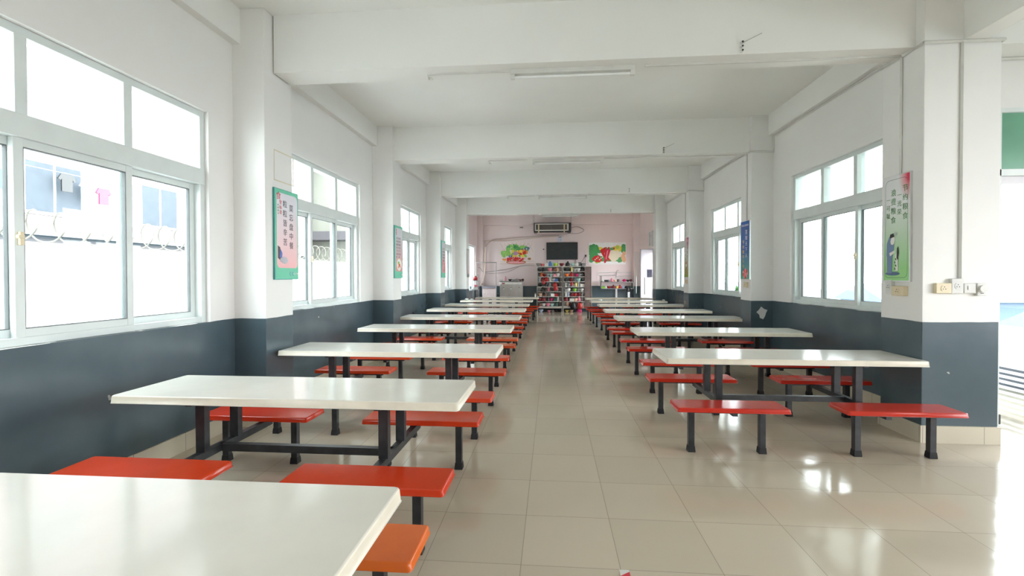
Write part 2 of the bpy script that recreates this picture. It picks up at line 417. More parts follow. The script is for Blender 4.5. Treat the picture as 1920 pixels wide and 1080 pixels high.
# window sills (plaster edge in white)
# doorway on the right
d1 = thing('door_1', 'bright doorway with green transom panel right of the nearest column', 'door', kind='structure')
bm = B(); box(bm, 4.16, 6.2, 4.80, 4.87, 2.40, 2.46); box(bm, 4.16, 6.2, 4.80, 4.86, 2.99, 3.03); box(bm, 4.16, 4.195, 4.80, 4.87, 0, 3.03)
obj('door_frame', bm, UPVC, d1)
boxo('transom_panel', (4.195, 6.2, 4.83, 4.84, 2.46, 2.99), GREENG, d1)
bm = B(); box(bm, 4.20, 6.2, 4.84, 4.90, 2.33, 2.40); obj('closer_rail', bm, GREYM, d1)
lf = boxo('door_leaf', (4.745, 4.755, 5.04, 6.1, .03, 2.3), GLASS, d1)
bm = B()
box(bm, 4.740, 4.744, 5.05, 6.09, .50, .94)
for q in range(8): box(bm, 4.740, 4.744, 5.05, 6.09, .05 + q * .056, .05 + q * .056 + .030)
obj('frosted_stripes', bm, FROST, lf)
bm = B(); box(bm, 4.255, 4.305, 4.90, 5.00, .03, .13, bev=.01); obj('door_stop', bm, DARK, d1)

# glass door in the pink end bay, standing open
d2 = thing('door_2', 'tall glass door leaf standing open in the far right corner', 'door', kind='structure')
bm = B(); box(bm, XR - .02, XR + .12, 17.06, 17.1, 0, 2.40); box(bm, XR - .02, XR + .12, 18.8, 18.84, 0, 2.40); box(bm, XR - .02, XR + .12, 17.06, 18.84, 2.36, 2.40)
obj('door_frame', bm, SILVER, d2)
l1 = boxo('door_leaf', (3.13, 3.56, 17.0, 17.012, .05, 2.41), FROST, d2)
bm = B(); box(bm, 3.12, 3.135, 16.99, 17.022, .04, 2.42); box(bm, 3.55, 3.565, 16.99, 17.022, .04, 2.42); box(bm, 3.12, 3.56, 16.99, 17.022, 2.40, 2.42); obj('leaf_edge', bm, SILVER, l1)
bm = B(); tube(bm, [(3.255, 16.94, .82), (3.255, 16.94, 1.42)], .013); tube(bm, [(3.255, 16.94, .9), (3.255, 17.0, .9)], .008); tube(bm, [(3.255, 16.94, 1.36), (3.255, 17.0, 1.36)], .008); obj('handle', bm, GREYM, l1)
bm = B(); box(bm, 3.34, 3.53, 16.992, 16.997, 1.42, 1.70)
for q in range(4):
    for p_ in range(2): box(bm, 3.38 + p_ * .09, 3.40 + p_ * .09, 16.990, 16.992, 1.46 + q * .06, 1.475 + q * .06, mi=1)
obj('notice', bm, [flat('pale lilac notice', (.62, .62, .80)), flat('blue grey ink', (.16, .24, .40))], l1)
l2 = boxo('door_leaf', (2.93, 3.11, 17.10, 17.112, .05, 2.33), GLASS, d2)
bm = B(); tube(bm, [(2.985, 17.05, .85), (2.985, 17.05, 1.46)], .013); tube(bm, [(2.985, 17.05, .9), (2.985, 17.1, .9)], .008); tube(bm, [(2.985, 17.05, 1.4), (2.985, 17.1, 1.4)], .008); obj('handle', bm, SILVER, l2)
lw = thing('window_9', 'small louvred window high on the far right wall', 'window', kind='structure')
bm = B()
for q in range(8): box(bm, XR - .035, XR + .0, 17.05, 17.6, 2.58 + q * .06, 2.60 + q * .06)
box(bm, XR - .04, XR, 17.02, 17.06, 2.54, 3.08); box(bm, XR - .04, XR, 17.6, 17.64, 2.54, 3.08); box(bm, XR - .04, XR, 17.02, 17.64, 3.05, 3.08); box(bm, XR - .04, XR, 17.02, 17.64, 2.53, 2.56)
obj('louvre', bm, UPVC, lw)
lw = thing('window_10', 'small bright window in the pink bay on the left', 'window', kind='structure')
bm = B(); box(bm, XL - .15, XL - .05, 17.1, 17.16, .9, 2.7); box(bm, XL - .15, XL - .05, 19.04, 19.1, .9, 2.7); box(bm, XL - .14, XL - .06, 17.11, 19.09, .905, .96); box(bm, XL - .14, XL - .06, 17.11, 19.09, 2.64, 2.695); box(bm, XL - .13, XL - .07, 18.07, 18.13, .95, 2.65)
obj('window_frame', bm, UPVC, lw)
boxo('pane', (XL - .11, XL - .104, 17.14, 19.06, .95, 2.65), GLASS, lw)
portal((XL - .16, 18.1, 1.8), (0, math.radians(-90), 0), 1.8, 2.0)
portal((XR + .16, 17.95, 1.18), (0, math.radians(90), 0), 2.3, 1.7)

# ================================================================== CANTEEN TABLES
def canteen_table():
    t_ = thing('canteen_table', 'x', 'table')
    L, W, H = 2.20, .63, .735
    hx, hy = L / 2, W / 2
    bm = B(); slab(bm, -hx, hx, -hy, hy, H - .050, H, rc=.022, rb=.008); 
    for f_ in bm.faces:
        f_.normal_update()
        if abs(f_.normal.z) < .6: f_.material_index = 1
    obj('tabletop', bm, [TOP, mat('yellowed table edge', (.70, .64, .52), .3, var=.06, scale=8)], t_)
    # benches: two each side
    SX = [(-1.10, -.21), (.21, 1.10)]
    ZS = .400
    fr = B()
    for sy in (-1, 1):
        cy = sy * .55
        for i, (a, b_) in enumerate(SX):
            bm = B(); slab(bm, a, b_, cy - .145, cy + .145, ZS - .036, ZS, rc=.018, rb=.008)
            st = obj('bench_seat', bm, RED, t_); st.color = (.56, .030, .010, 1)
            box(fr, a + .12, b_ - .12, cy - .022, cy + .022, ZS - .073, ZS - .028)
            for lx_ in (a + .145, b_ - .175):
                bm = B(); box(bm, lx_ - .024, lx_ + .024, cy - .024, cy + .024, .03, ZS - .029, bev=.003)
                lg = obj('leg', bm, BLACK, t_)
                bm = B(); lathe(bm, [(0, 0), (.042, 0), (.042, .012), (.037, .05), (0, .05)], lx_, cy, n=4)
                bmesh.ops.rotate(bm, cent=(lx_, cy, 0), matrix=Matrix.Rotation(math.pi / 4, 3, 'Z'), verts=bm.verts[:])
                for f_ in bm.faces: f_.smooth = False
                obj('foot_cap', bm, RUBBER, lg)
    for px_ in (-.60, .60):
        box(fr, px_ - .022, px_ + .022, -.56, .56, .300, .348)
    box(fr, -.60, .60, -.022, .022, .300, .348)
    for px_ in (-.60, .60):
        box(fr, px_ - .02, px_ + .02, -.28, .28, H - .066, H - .036)
    obj('frame', fr, BLACK, t_)
    for px_ in (-.60, .60):
        for py_ in (-.16, .16):
            bm = B(); box(bm, px_ - .03, px_ + .03, py_ - .025, py_ + .025, .345, H - .05, bev=.003); obj('post', bm, BLACK, t_)
    return t_
proto = canteen_table()
LEFT = [(1.295, -1.62, 'white canteen table filling the bottom left corner, benches mostly hidden', .0),
 (3.00, -1.635, 'white canteen table by the large left window, second from the camera', -.004),
 (4.77, -1.62, 'long white table whose wall end meets the nearest left column', -.006),
 (6.79, -1.66, 'white table beside the left window past the nearest column', .0),
 (8.66, -1.67, 'white table level with the second left column, red benches tucked round it', -.006),
 (10.58, -1.68, 'white table in left row just before the third left column', -.01),
 (12.38, -1.69, 'white table in left row just past the third left column', -.015),
 (14.45, -1.68, 'white table in left row with small white scraps on its wall end', -.01),
 (16.45, -1.55, 'farthest white table of left row with a white bottle on its aisle end', -.005)]
RIGHT = [(4.60, 2.115, 'white canteen table beside the nearest right column with red benches in full view', .0),
 (6.60, 2.215, 'white table next to the nearest right window, second in the right row', .0),
 (8.64, 2.24, 'white table by the second right column, paint chipped on the wall behind', .0),
 (10.43, 2.24, 'white table beside the right window behind the blue board', .0),
 (12.38, 2.30, 'white table level with the third right column', .0),
 (14.25, 2.24, 'white table in right row with crumpled white tissue on it', .0),
 (16.15, 2.22, 'farthest white table of right row, before the grey steel shelf', .0)]
first = True
TABLES = []
for row, gname in ((LEFT, 'L'), (RIGHT, 'R')):
    for (cy, cx, lab, rz) in row:
        o = proto if first else copy_tree(proto); first = False
        o.location = (cx, cy, 0); o.rotation_euler = (0, 0, rz); o['label'] = lab
        o['group'] = 'white canteen tables with attached red benches'; TABLES.append(o)
        rs = random.Random(int(cy * 100) + (5 if gname == 'R' else 0))
        for q, st in enumerate([c for c in o.children if c.name.startswith('bench_seat')]):
            u = rs.random()
            st.color = (.56 + .08 * u, .036 + .022 * u, .010, 1) if gname == 'L' else (.50 + .06 * u, .022 + .012 * u, .012, 1)
            if (gname, cy) == ('L', 1.295) and q == 3: st.color = (.70, .15, .022, 1); st['label'] = 'paler orange bench seat'
            if (gname, cy, q) in (('L', 6.79, 3), ('L', 8.66, 1)): st.color = (.66, .10, .03, 1); st['label'] = 'faded orange bench seat'

# ================================================================== CEILING FITTINGS
def fixture(i, y, z):
    t_ = thing('fluorescent_light', ['nearest long fluorescent batten light under the front beam', 'second fluorescent batten light down the hall',
        'third fluorescent batten light down the hall', 'farthest fluorescent batten light, before the pink wall'][i], 'light', (0.2, y, z), 'fluorescent batten lights under the cross beams')
    return t_
protoF = None
for i, y in enumerate(YC):
    zb = (3.50 if i < 2 else 3.47)
    yy = y + .25
    if protoF is None:
        t_ = fixture(i, yy, zb)
        bm = B(); box(bm, -.60, .60, -.028, .028, -.045, 0, bev=.003); obj('housing', bm, PLAST, t_)
        bm = B(); tube(bm, [(-.565, 0, -.072), (.565, 0, -.072)], .013, 12); obj('lamp_tube', bm, TUBE, t_)
        for sx in (-1, 1):
            bm = B(); box(bm, sx * .58 - .02, sx * .58 + .02, -.018, .018, -.092, -.044, bev=.003); obj('lamp_holder', bm, PLAST, t_)
        protoF = t_
    else:
        c = copy_tree(protoF); c.location = (0.27, yy, zb)
        c['label'] = ['', 'second fluorescent batten light down the hall', 'third fluorescent batten light down the hall', 'farthest fluorescent batten light, before the pink wall'][i]
    # surface conduit under the beam
    x0 = -1.23 if i == 0 else -1.1
    t_ = thing('cable_conduit', '%s thin white cable conduit under the cross beam' % NTH[i], 'conduit', (0, yy, zb), 'cable conduits under the beams')
    bm = B(); box(bm, x0, -.42, -.011, .011, -.016, 0); obj('conduit_run', bm, PLAST, t_)
    bm = B(); box(bm, .90, 3.22, -.011, .011, -.016, 0); obj('conduit_run', bm, PLAST, t_)
    bm = B(); tube(bm, [(x0, 0, -.008), (x0 + .01, 0, -.06)], .01); tube(bm, [(x0, 0, -.02), (x0 + .05, -.03, -.07)], .006); obj('bracket', bm, PLAST, t_)
    # insulators on the beam face
    xi = 1.736 if i == 0 else 1.86
    t_ = thing('porcelain_insulator', '%s cluster of wire insulators on the beam face' % NTH[i], 'insulator', (xi, y + .10, zb), 'wire insulators on the cross beams')
    for q in range(3):
        bm = B(); tube(bm, [(0, 0, .025 + q * .038), (0, -.03, .025 + q * .038)], .013, 10); kn = obj('knob', bm, PLAST, t_)
        bm = B(); tube(bm, [(0, -.03, .025 + q * .038), (0, -.036, .025 + q * .038)], .008, 8); obj('screw', bm, DARK, kn)
    if i < 2:
        bm = B(); tube(bm, [(0, -.03, .09), (.06, -.045, .115), (.16, -.05, .16)], .0025, 6); obj('wire', bm, GREYM, t_)

# conduit along the right wall and round the columns
def run(name, pts, lab, r=.012, m_=PLAST, cat='conduit', group=None, n=4):
    bm = B(); 
    for a, b_ in zip(pts, pts[1:]): tube(bm, [a, b_], r, n)
    o = obj(name, bm, m_); return tag(o, lab, cat, group)
for i, y in enumerate(YC[:3]):
    d = .52 if i == 0 else .42
    run('wall_conduit', [(XR - .012, YC[i + 1], 3.725), (XR - .012, y + d, 3.725), (3.4, y + d + .012, 3.60), (3.222, y + d, 3.50), (3.222, y - .012, 3.485 if i else 3.49)] + ([(3.87, y - .012, 3.49), (3.87, 4.80, 3.49), (XE, 4.81, 3.49)] if i == 0 else [(XR, y - .012, 3.47), (XR - .012, y - .012, 3.72)]),
        'white cable trunking round the %s right column and along the wall past it' % NTH[i], r=.016, group='wall trunking')
    if i != 1:
        run('vertical_conduit', [(3.225, y + .26, 3.49), (3.225, y + .26, 2.40)], 'vertical white trunking above the board on the %s right column' % NTH[i], r=.013)
    else:
        run('vertical_conduit', [(3.225, y + .16, 3.49), (3.225, y + .16, 2.38)], 'vertical white trunking above the blue board', r=.011)
run('vertical_conduit', [(3.533, YC[0] - .01, 3.48), (3.533, YC[0] - .01, 1.42)], 'vertical white trunking down the face of the nearest right column', r=.014)

# ================================================================== SOCKETS ON THE NEAREST RIGHT COLUMN
def socket(label, M, m_, w_=.10, h_=.085, d_=.035, kind='round'):
    t_ = thing('wall_socket', label, 'socket', group=None); t_.matrix_world = M
    bm = B(); box(bm, -w_ / 2, w_ / 2, 0, d_, -h_ / 2, h_ / 2, bev=.006); obj('socket_box', bm, m_, t_)
    # local +y points away from wall
    bm = B()
    if kind == 'round':
        tube(bm, [(0, d_, 0), (0, d_ + .004, 0)], .027, 20); obj('socket_ring', bm, m_, t_)
        bm = B(); 
        for dx, dz in ((-.01, -.006), (.01, -.006), (0, .012)): box(bm, dx - .003, dx + .003, d_ + .004, d_ + .0055, dz - .004, dz + .004)
        obj('socket_holes', bm, DARK, t_)
    elif kind == 'switch':
        box(bm, -.02, .02, d_, d_ + .006, -.012, .022); obj('rocker', bm, PLAST, t_)
    else:
        tube(bm, [(0, d_, .006), (0, d_ + .02, .006)], .030, 20); obj('plug', bm, PLAST, t_)
        bm = B(); box(bm, -.012, .012, d_, d_ + .004, -.036, -.03); obj('socket_holes', bm, DARK, t_)
    return t_
def face_y(x, z, y=YC[0]):   # faces the camera (-Y)
    return Matrix.Translation((x, y, z)) @ Matrix.Rotation(math.pi, 4, 'Z')
def face_x(y, z, x=3.235):   # faces -X
    return Matrix.Translation((x, y, z)) @ Matrix.Rotation(math.pi / 2, 4, 'Z')
socket('cream surface socket, leftmost in the row on the column face', face_y(3.385, 1.355), CREAMP, .125, .09)
socket('grey-white double socket with a switch, second in the row', face_y(3.495, 1.375), PLAST, .095, .13)
socket('plain white switch plate in the row on the column face', face_y(3.595, 1.355), PLAST, .095, .085, kind='switch')
socket('white socket with round adapter at the right end of the row', face_y(3.69, 1.345), PLAST, .075, .11, kind='plug')
socket('white double socket under the green cartoon board', face_x(4.79, 1.36), PLAST, .08, .13)
socket('yellowed cream socket under the green cartoon board', face_x(4.66, 1.325), CREAMP, .15, .09, d_=.045)
socket('small cream socket under the blue board', face_x(YC[1] + .16, 1.32), CREAMP, .13, .09)
socket('small cream socket under the far pink and green board', face_x(YC[2] + .14, 1.33), CREAMP, .12, .10)

# ================================================================== WALL BOARDS
def board(label, org, side, Wd, Hd, th=.018, frame=None, fw=.006):
    """local x = reading direction, local y = up, local z = out of the wall; origin lower-left of the board"""
    t_ = thing('wall_board', label, 'poster')
    if side < 0: rot = Matrix(((0, 0, 1), (1, 0, 0), (0, 1, 0)))      # x->+Y, y->+Z, z->+X
    elif side > 0: rot = Matrix(((0, 0, -1), (-1, 0, 0), (0, 1, 0)))  # x->-Y
    else: rot = Matrix(((1, 0, 0), (0, 0, -1), (0, 1, 0)))            # on the end wall, faces -Y
    t_.matrix_world = Matrix.Translation(org) @ rot.to_4x4()
    return t_
def poly(bm, pts, z, mi=0, th=.0006):
    a = [bm.verts.new((x, y, z)) for x, y in pts]; f = bm.faces.new(a); f.material_index = mi
    r = bmesh.ops.extrude_face_region(bm, geom=[f]); vs = [v for v in r['geom'] if isinstance(v, bmesh.types.BMVert)]
    bmesh.ops.translate(bm, vec=(0, 0, th), verts=vs)
    for v in vs:
        for q in v.link_faces: q.material_index = mi
def ell(cx, cy, rx, ry, a=0, n=16):
    out = []
    for k_ in range(n):
        u = 2 * math.pi * k_ / n; x, y = rx * math.cos(u), ry * math.sin(u)
        out.append((cx + x * math.cos(a) - y * math.sin(a), cy + x * math.sin(a) + y * math.cos(a)))
    return out
def grad_mat(name, c0, c1, y0, y1, corner=None):
    """a printed sheet whose ink runs from c0 (bottom) to c1 (top)"""
    m_, t, b = new_mat(name)
    tc_ = N(t, 'ShaderNodeTexCoord'); s_ = N(t, 'ShaderNodeSeparateXYZ'); t.links.new(tc_.outputs['Object'], s_.inputs[0])
    c = mix_c(t, ramp(t, s_.outputs['Y'], y0, y1), c0, c1)
    if corner:
        cx_, cy_, rr, cc = corner
        d_ = math_n(t, 'SQRT', math_n(t, 'ADD', math_n(t, 'POWER', math_n(t, 'SUBTRACT', s_.outputs['X'], cx_), 2), math_n(t, 'MULTIPLY', math_n(t, 'POWER', math_n(t, 'SUBTRACT', s_.outputs['Y'], cy_), 2), .4)))
        c = mix_c(t, ramp(t, d_, rr * .25, rr), cc, c)
    t.links.new(c, b.inputs['Base Color']); b.inputs['Roughness'].default_value = .25
    return m_
INK = flat('black ink', (.03, .03, .03)); REDINK = flat('red ink', (.55, .03, .04)); GREENINK = flat('green ink', (.10, .26, .10)); WHITEINK = flat('white ink', (.85, .86, .88))
BLUEINK = flat('blue grey ink', (.16, .24, .40)); TEALB = flat('teal green border print', (.15, .56, .38)); SKIN = flat('pale print tone', (.80, .66, .60))
LEAF = flat('leaf green print', (.25, .55, .12)); LEAF2 = flat('dark green print', (.08, .36, .12)); TOM = flat('tomato red print', (.62, .02, .02)); ORNG = flat('orange print', (.80, .28, .06))
YEL = flat('yellow print', (.80, .65, .10)); CRM = flat('cream print', (.82, .75, .58)); PURP = flat('purple print', (.45, .25, .42)); BROWN = flat('brown print', (.40, .18, .07)); LPINK = flat('pink print', (.80, .35, .40))
GOLD = flat('gold ink', (.75, .55, .15))
def T(x, y, z=0, s=1): return Matrix.Translation((x, y, z)) @ Matrix.Scale(s, 4)

def column_text(t_, chars, x, ytop, step, size, m_, z, name='lettering'):
    for i, ch in enumerate(chars):
        text_mesh(name, ch, size, m_, T(x, ytop - step * i, z), t_)

def left_board(y0, x, lab, variant):
    Wd, Hd = .44, .925
    t_ = board(lab, (x, y0, 1.44), -1, Wd, Hd)
    bm = B(); box(bm, 0, Wd, 0, Hd, 0, .018, bev=.002); obj('backing', bm, flat('teal board edge', (.05, .28, .27)), t_)
    bm = B(); poly(bm, [(.006, .006), (Wd - .006, .006), (Wd - .006, Hd - .006), (.006, Hd - .006)], .018); obj('border_print', bm, TEALB, t_)
    bm = B(); poly(bm, rrect(.035, Wd - .02, .12, Hd - .04, .05, 6), .0192)
    sh = obj('sheet_print', bm, grad_mat('pink sheet %d' % variant, (.80, .40, .40), (.74, .74, .80), .12, .75), t_)
    z = .0205
    if variant == 0:
        column_text(t_, '莫忘盘中餐', .300, .745, .098, .078, INK, z)
        column_text(t_, '粒粒皆辛苦', .185, .775, .098, .078, INK, z)
        column_text(t_, '食', .070, .845, .05, .085, REDINK, z); column_text(t_, '堂标语', .105, .785, .05, .045, REDINK, z)
        column_text(t_, '爱惜粮食', .062, .755, .028, .022, GREENINK, z)
        bm = B(); poly(bm, [(.05, .22), (.09, .20), (.11, .25), (.09, .33), (.05, .345)], z, 0); poly(bm, [(.08, .23), (.12, .22), (.13, .27), (.10, .31)], z + .001, 1)
        for cx_, cy_ in ((.11, .20), (.145, .185), (.18, .18), (.205, .195), (.15, .215), (.19, .215)): poly(bm, ell(cx_, cy_, .026, .02), z + .0015 + random.random() * .001, 2 if random.random() < .6 else 0)
        obj('picture_print', bm, [flat('dark ink', (.06, .05, .07)), flat('royal blue ink', (.10, .16, .50)), flat('grey ink', (.45, .45, .50))], t_)
    elif variant == 1:
        for c_ in range(4): column_text(t_, '珍惜粮食不浪费'[:7 - (c_ % 2)], .10 + c_ * .065, .70, .055, .042, INK, z)
        column_text(t_, '食堂', .085, .84, .06, .06, REDINK, z)
        bm = B(); poly(bm, ell(.23, .24, .135, .11, n=24), z, 0); poly(bm, ell(.23, .24, .11, .09, n=24), z + .001, 1)
        for q in range(9): poly(bm, ell(.23 + random.uniform(-.06, .06), .24 + random.uniform(-.05, .05), .03, .022, random.random() * 3), z + .002 + q * .0002, 2 + q % 3)
        obj('picture_print', bm, [CRM, WHITEINK, LEAF, ORNG, TOM], t_)
    else:
        for c_ in range(3): column_text(t_, '文明用餐节约'[:6 - (c_ % 2)], .13 + c_ * .08, .72, .075, .05, INK, z)
        bm = B()
        for q in range(7): poly(bm, ell(.22 + random.uniform(-.1, .1), .20 + q * .035, .045, .03, random.random() * 3), z + q * .0003, q % 2)
        obj('picture_print', bm, [TOM, LPINK], t_)
    bm = B()
    for cx_ in (.285, .335):
        poly(bm, ell(cx_, .06, .02, .022), z - .001, 0); poly(bm, ell(cx_, .06, .014, .016), z, 1)
    obj('emblem_print', bm, [BLUEINK, TEALB], t_)
    text_mesh('lettering', '节约 粮食', .022, WHITEINK, T(.39, .06, z - .001), t_)
    return t_
left_board(4.50, -2.773, 'tall teal framed board with black calligraphy on the nearest left column', 0)
left_board(YC[1] + .02, -2.738, 'teal framed board with a food plate picture on the second left column', 1)
left_board(YC[2] + .02, -2.738, 'teal framed board with a red picture on the third left column', 2)
t_ = board('pale grey framed board on the fourth left column', (-2.738, YC[3] + .03, 1.44), -1, .4, .92)
bm = B(); box(bm, 0, .4, 0, .92, 0, .018); obj('backing', bm, GREYM, t_)
bm = B(); poly(bm, rrect(.02, .38, .12, .9, .03), .019); obj('sheet_print', bm, grad_mat('grey pink sheet', (.8, .55, .55), (.72, .74, .76), .1, .6), t_)
# pencilled tape rectangle above the first board
bm = B()
for a in ((0, .36, 0, .012), (0, .36, .30, .312), (0, .012, 0, .31), (.348, .36, 0, .31)): poly(bm, [(a[0], a[2]), (a[1], a[2]), (a[1], a[3]), (a[0], a[3])], 0)
o = obj('tape_outline', bm, flat('pale tape', (.66, .60, .45))); o.matrix_world = Matrix.Translation((-2.7745, 4.53, 2.44)) @ Matrix(((0, 0, 1), (1, 0, 0), (0, 1, 0))).to_4x4()
tag(o, 'faint rectangle of old yellowed tape above the calligraphy board', 'tape')

# nearest right board: cartoon about saving food
Wd, Hd = .345, 1.0
t_ = board('tall silver framed green cartoon board on the nearest right column', (3.235, 4.885, 1.41), 1, Wd, Hd)
bm = B(); box(bm, 0, Wd, 0, Hd, 0, .02, bev=.002); obj('backing', bm, SILVER, t_)
bm = B(); poly(bm, [(.01, .01), (Wd - .01, .01), (Wd - .01, Hd - .01), (.01, Hd - .01)], .020)
obj('sheet_print', bm, grad_mat('green cartoon sheet', (.28, .62, .20), (.78, .80, .80), .12, .72, (Wd, Hd - .02, .15, (.72, .04, .10))), t_)
bm = B()
a = rrect(.028, Wd - .028, .035, Hd - .04, .05, 5); b2 = rrect(.031, Wd - .031, .038, Hd - .043, .048, 5)
va = [bm.verts.new((x, y, .0215)) for x, y in a]; vb = [bm.verts.new((x, y, .0215)) for x, y in b2]
for q in range(len(va)): bm.faces.new((va[q], va[(q + 1) % len(va)], vb[(q + 1) % len(va)], vb[q]))
obj('border_line', bm, INK, t_)
z = .0216
column_text(t_, '节约粮食', .285, .855, .085, .068, GREENINK, z)
column_text(t_, '一光荣', .212, .80, .078, .058, GREENINK, z)
column_text(t_, '浪费粮食', .135, .83, .085, .068, GREENINK, z)
column_text(t_, '一可耻', .068, .77, .075, .055, GREENINK, z)
bm = B()
poly(bm, ell(.13, .075, .095, .018, n=24), z, 0)
poly(bm, [(.06, .08), (.125, .08), (.13, .25), (.055, .25)], z + .001, 1)                    # apron skirt
poly(bm, [(.05, .24), (.135, .24), (.15, .33), (.14, .42), (.09, .43), (.055, .36)], z + .0015, 1)
poly(bm, [(.10, .24), (.16, .27), (.158, .295), (.09, .27)], z + .002, 2)
poly(bm, ell(.135, .385, .028, .04, -.3), z + .003, 2)                                        # face
poly(bm, [(.10, .41), (.155, .42), (.145, .455), (.10, .445)], z + .0035, 3)                  # hair
poly(bm, ell(.172, .45, .022, .018), z + .003, 4)                                             # steam
poly(bm, ell(.19, .235, .022, .032), z + .002, 2); poly(bm, [(.185, .22), (.205, .20), (.215, .27), (.205, .33), (.19, .31)], z + .0025, 3)
poly(bm, [(.165, .10), (.205, .10), (.20, .205), (.17, .205)], z + .0015, 2)
for q in range(4): poly(bm, ell(.165 + .012 * (q % 2), .12 + q * .03, .006, .011, .5), z + .003, 3)
obj('cartoon_print', bm, [flat('shadow blue print', (.08, .16, .26)), BLUEINK, flat('pale figure print', (.78, .78, .74)), INK, flat('pale green print', (.45, .55, .45))], t_)

# blue board
Wd, Hd = .37, .98
t_ = board('blue board with yellow and white writing on the second right column', (3.235, 8.37, 1.405), 1, Wd, Hd)
bm = B(); box(bm, 0, Wd, 0, Hd, 0, .02, bev=.002); obj('backing', bm, SILVER, t_)
bm = B(); poly(bm, [(.01, .01), (Wd - .01, .01), (Wd - .01, Hd - .01), (.01, Hd - .01)], .020); obj('sheet_print', bm, grad_mat('blue sheet', (.10, .42, .30), (.025, .12, .42), .05, .5), t_)
z = .0216
column_text(t_, '百粮天下人', .24, .78, .095, .085, WHITEINK, z)
column_text(t_, '节约粮食为先', .12, .62, .08, .07, GOLD, z)
text_mesh('lettering', '节约光荣 浪费可耻', .035, WHITEINK, T(.18, .90, z), t_)
bm = B()
for q in range(9):
    a_ = q * .7; poly(bm, ell(.20 + .06 * math.cos(a_), .10 + .045 * math.sin(a_), .05, .025, a_, 12), z + q * .0004, q % 2)
obj('flower_print', bm, [LPINK, TOM], t_)
# third right board
t_ = board('pink and green board on the third right column', (3.235, 11.80, 1.43), 1, .36, .96)
bm = B(); box(bm, 0, .36, 0, .96, 0, .02, bev=.002); obj('backing', bm, SILVER, t_)
bm = B(); poly(bm, [(.01, .01), (.35, .01), (.35, .95), (.01, .95)], .020); obj('sheet_print', bm, grad_mat('green and pink sheet', (.35, .50, .10), (.78, .74, .76), .1, .6, (.36, .94, .22, (.65, .05, .15))), t_)
column_text(t_, '爱惜粮食', .25, .80, .10, .07, GREENINK, .0216); column_text(t_, '人人有责', .12, .74, .10, .07, GREENINK, .0216)
bm = B(); poly(bm, [(.10, .06), (.24, .06), (.22, .26), (.12, .26)], .0216, 0); poly(bm, ell(.17, .30, .04, .05), .0222, 1); poly(bm, [(.13, .32), (.21, .32), (.19, .38), (.15, .38)], .023, 2)
obj('cartoon_print', bm, [BROWN, SKIN, TOM], t_)
# blue board at the far right wall
t_ = board('blue poster on the right wall beside the glass door', (XR, 17.05 - .02, 1.45), 1, .45, 1.0)
bm = B(); box(bm, 0, .40, 0, 1.0, 0, .018); obj('backing', bm, flat('blue poster print', (.06, .14, .40)), t_)
bm = B(); poly(bm, [(.05, .5), (.35, .5), (.35, .85), (.05, .85)], .019); obj('sheet_print', bm, flat('pale blue print', (.3, .4, .65)), t_)

# vegetable posters on the end wall
def veg_left():
    W_, H_ = 1.50, .93
    t_ = board('poster of a basket of salad vegetables and tomatoes on the pink wall', (-2.22, YB, 1.955), 0, W_, H_)
    bm = B(); box(bm, 0, W_, 0, H_, 0, .012); obj('backing', bm, flat('pinkish white poster sheet', (.80, .70, .68)), t_)
    bm = B(); z = .0125
    for q in range(9):                        # trellis lines of the printed backdrop
        x = .05 + q * .17
        for s_ in (-1, 1):
            xa, ya, xb, yb = x, H_ - .02, x + s_ * .22, H_ - .42
            if xb < .03 or xb > W_ - .03: continue
            if .35 < xb < 1.1: yb = H_ - .15; xb = x + s_ * .08
            n_ = Vector((yb - ya, xa - xb)).normalized() * .005
            poly(bm, [(xa + n_.x, ya + n_.y), (xb + n_.x, yb + n_.y), (xb - n_.x, yb - n_.y), (xa - n_.x, ya - n_.y)], z, 7)
    poly(bm, [(.03, .03), (1.47, .03), (1.47, .05), (.03, .05)], z, 7); poly(bm, [(.03, .12), (1.47, .14), (1.47, .15), (.03, .13)], z, 7)
    poly(bm, ell(.72, .11, .42, .09, n=24), z + .0005, 6); poly(bm, ell(.72, .10, .36, .05, n=24), z + .001, 5)
    rnd = random.Random(3)
    def sc_(cols, cx_, cy_, rx, ry, n_, s0, s1):
        for q in range(n_):
            a_ = rnd.random() * 6.28; r_ = math.sqrt(rnd.random())
            s = rnd.uniform(s0, s1)
            poly(bm, ell(cx_ + rx * r_ * math.cos(a_), cy_ + ry * r_ * math.sin(a_), s, s * rnd.uniform(.6, 1), rnd.random() * 3, 10), z + .001 + rnd.random() * .002, rnd.choice(cols))
    sc_([0, 1], .70, .72, .36, .13, 42, .04, .09); sc_([0], .28, .48, .18, .14, 26, .04, .08); sc_([1, 8], 1.10, .68, .16, .08, 12, .03, .06)
    sc_([3, 4, 0], .45, .50, .18, .10, 12, .05, .08); sc_([4, 0, 1], .85, .47, .35, .12, 16, .04, .07); sc_([0, 4], .75, .36, .40, .06, 14, .04, .07)
    sc_([2, 3], .98, .55, .25, .10, 12, .045, .075); sc_([2], 1.02, .48, .09, .07, 4, .07, .09)
    poly(bm, ell(.70, .48, .10, .09), z + .0035, 9); sc_([8], .52, .38, .14, .05, 14, .03, .045)
    sc_([2, 2, 2, 5], .70, .23, .42, .09, 52, .035, .05); sc_([3, 4], .20, .21, .09, .03, 5, .04, .05); poly(bm, ell(1.28, .25, .07, .05), z + .003, 6)
    obj('vegetable_print', bm, [LEAF, LEAF2, TOM, ORNG, YEL, LPINK, BROWN, flat('trellis print', (.55, .38, .38)), flat('blue berry print', (.10, .18, .35)), PURP], t_)
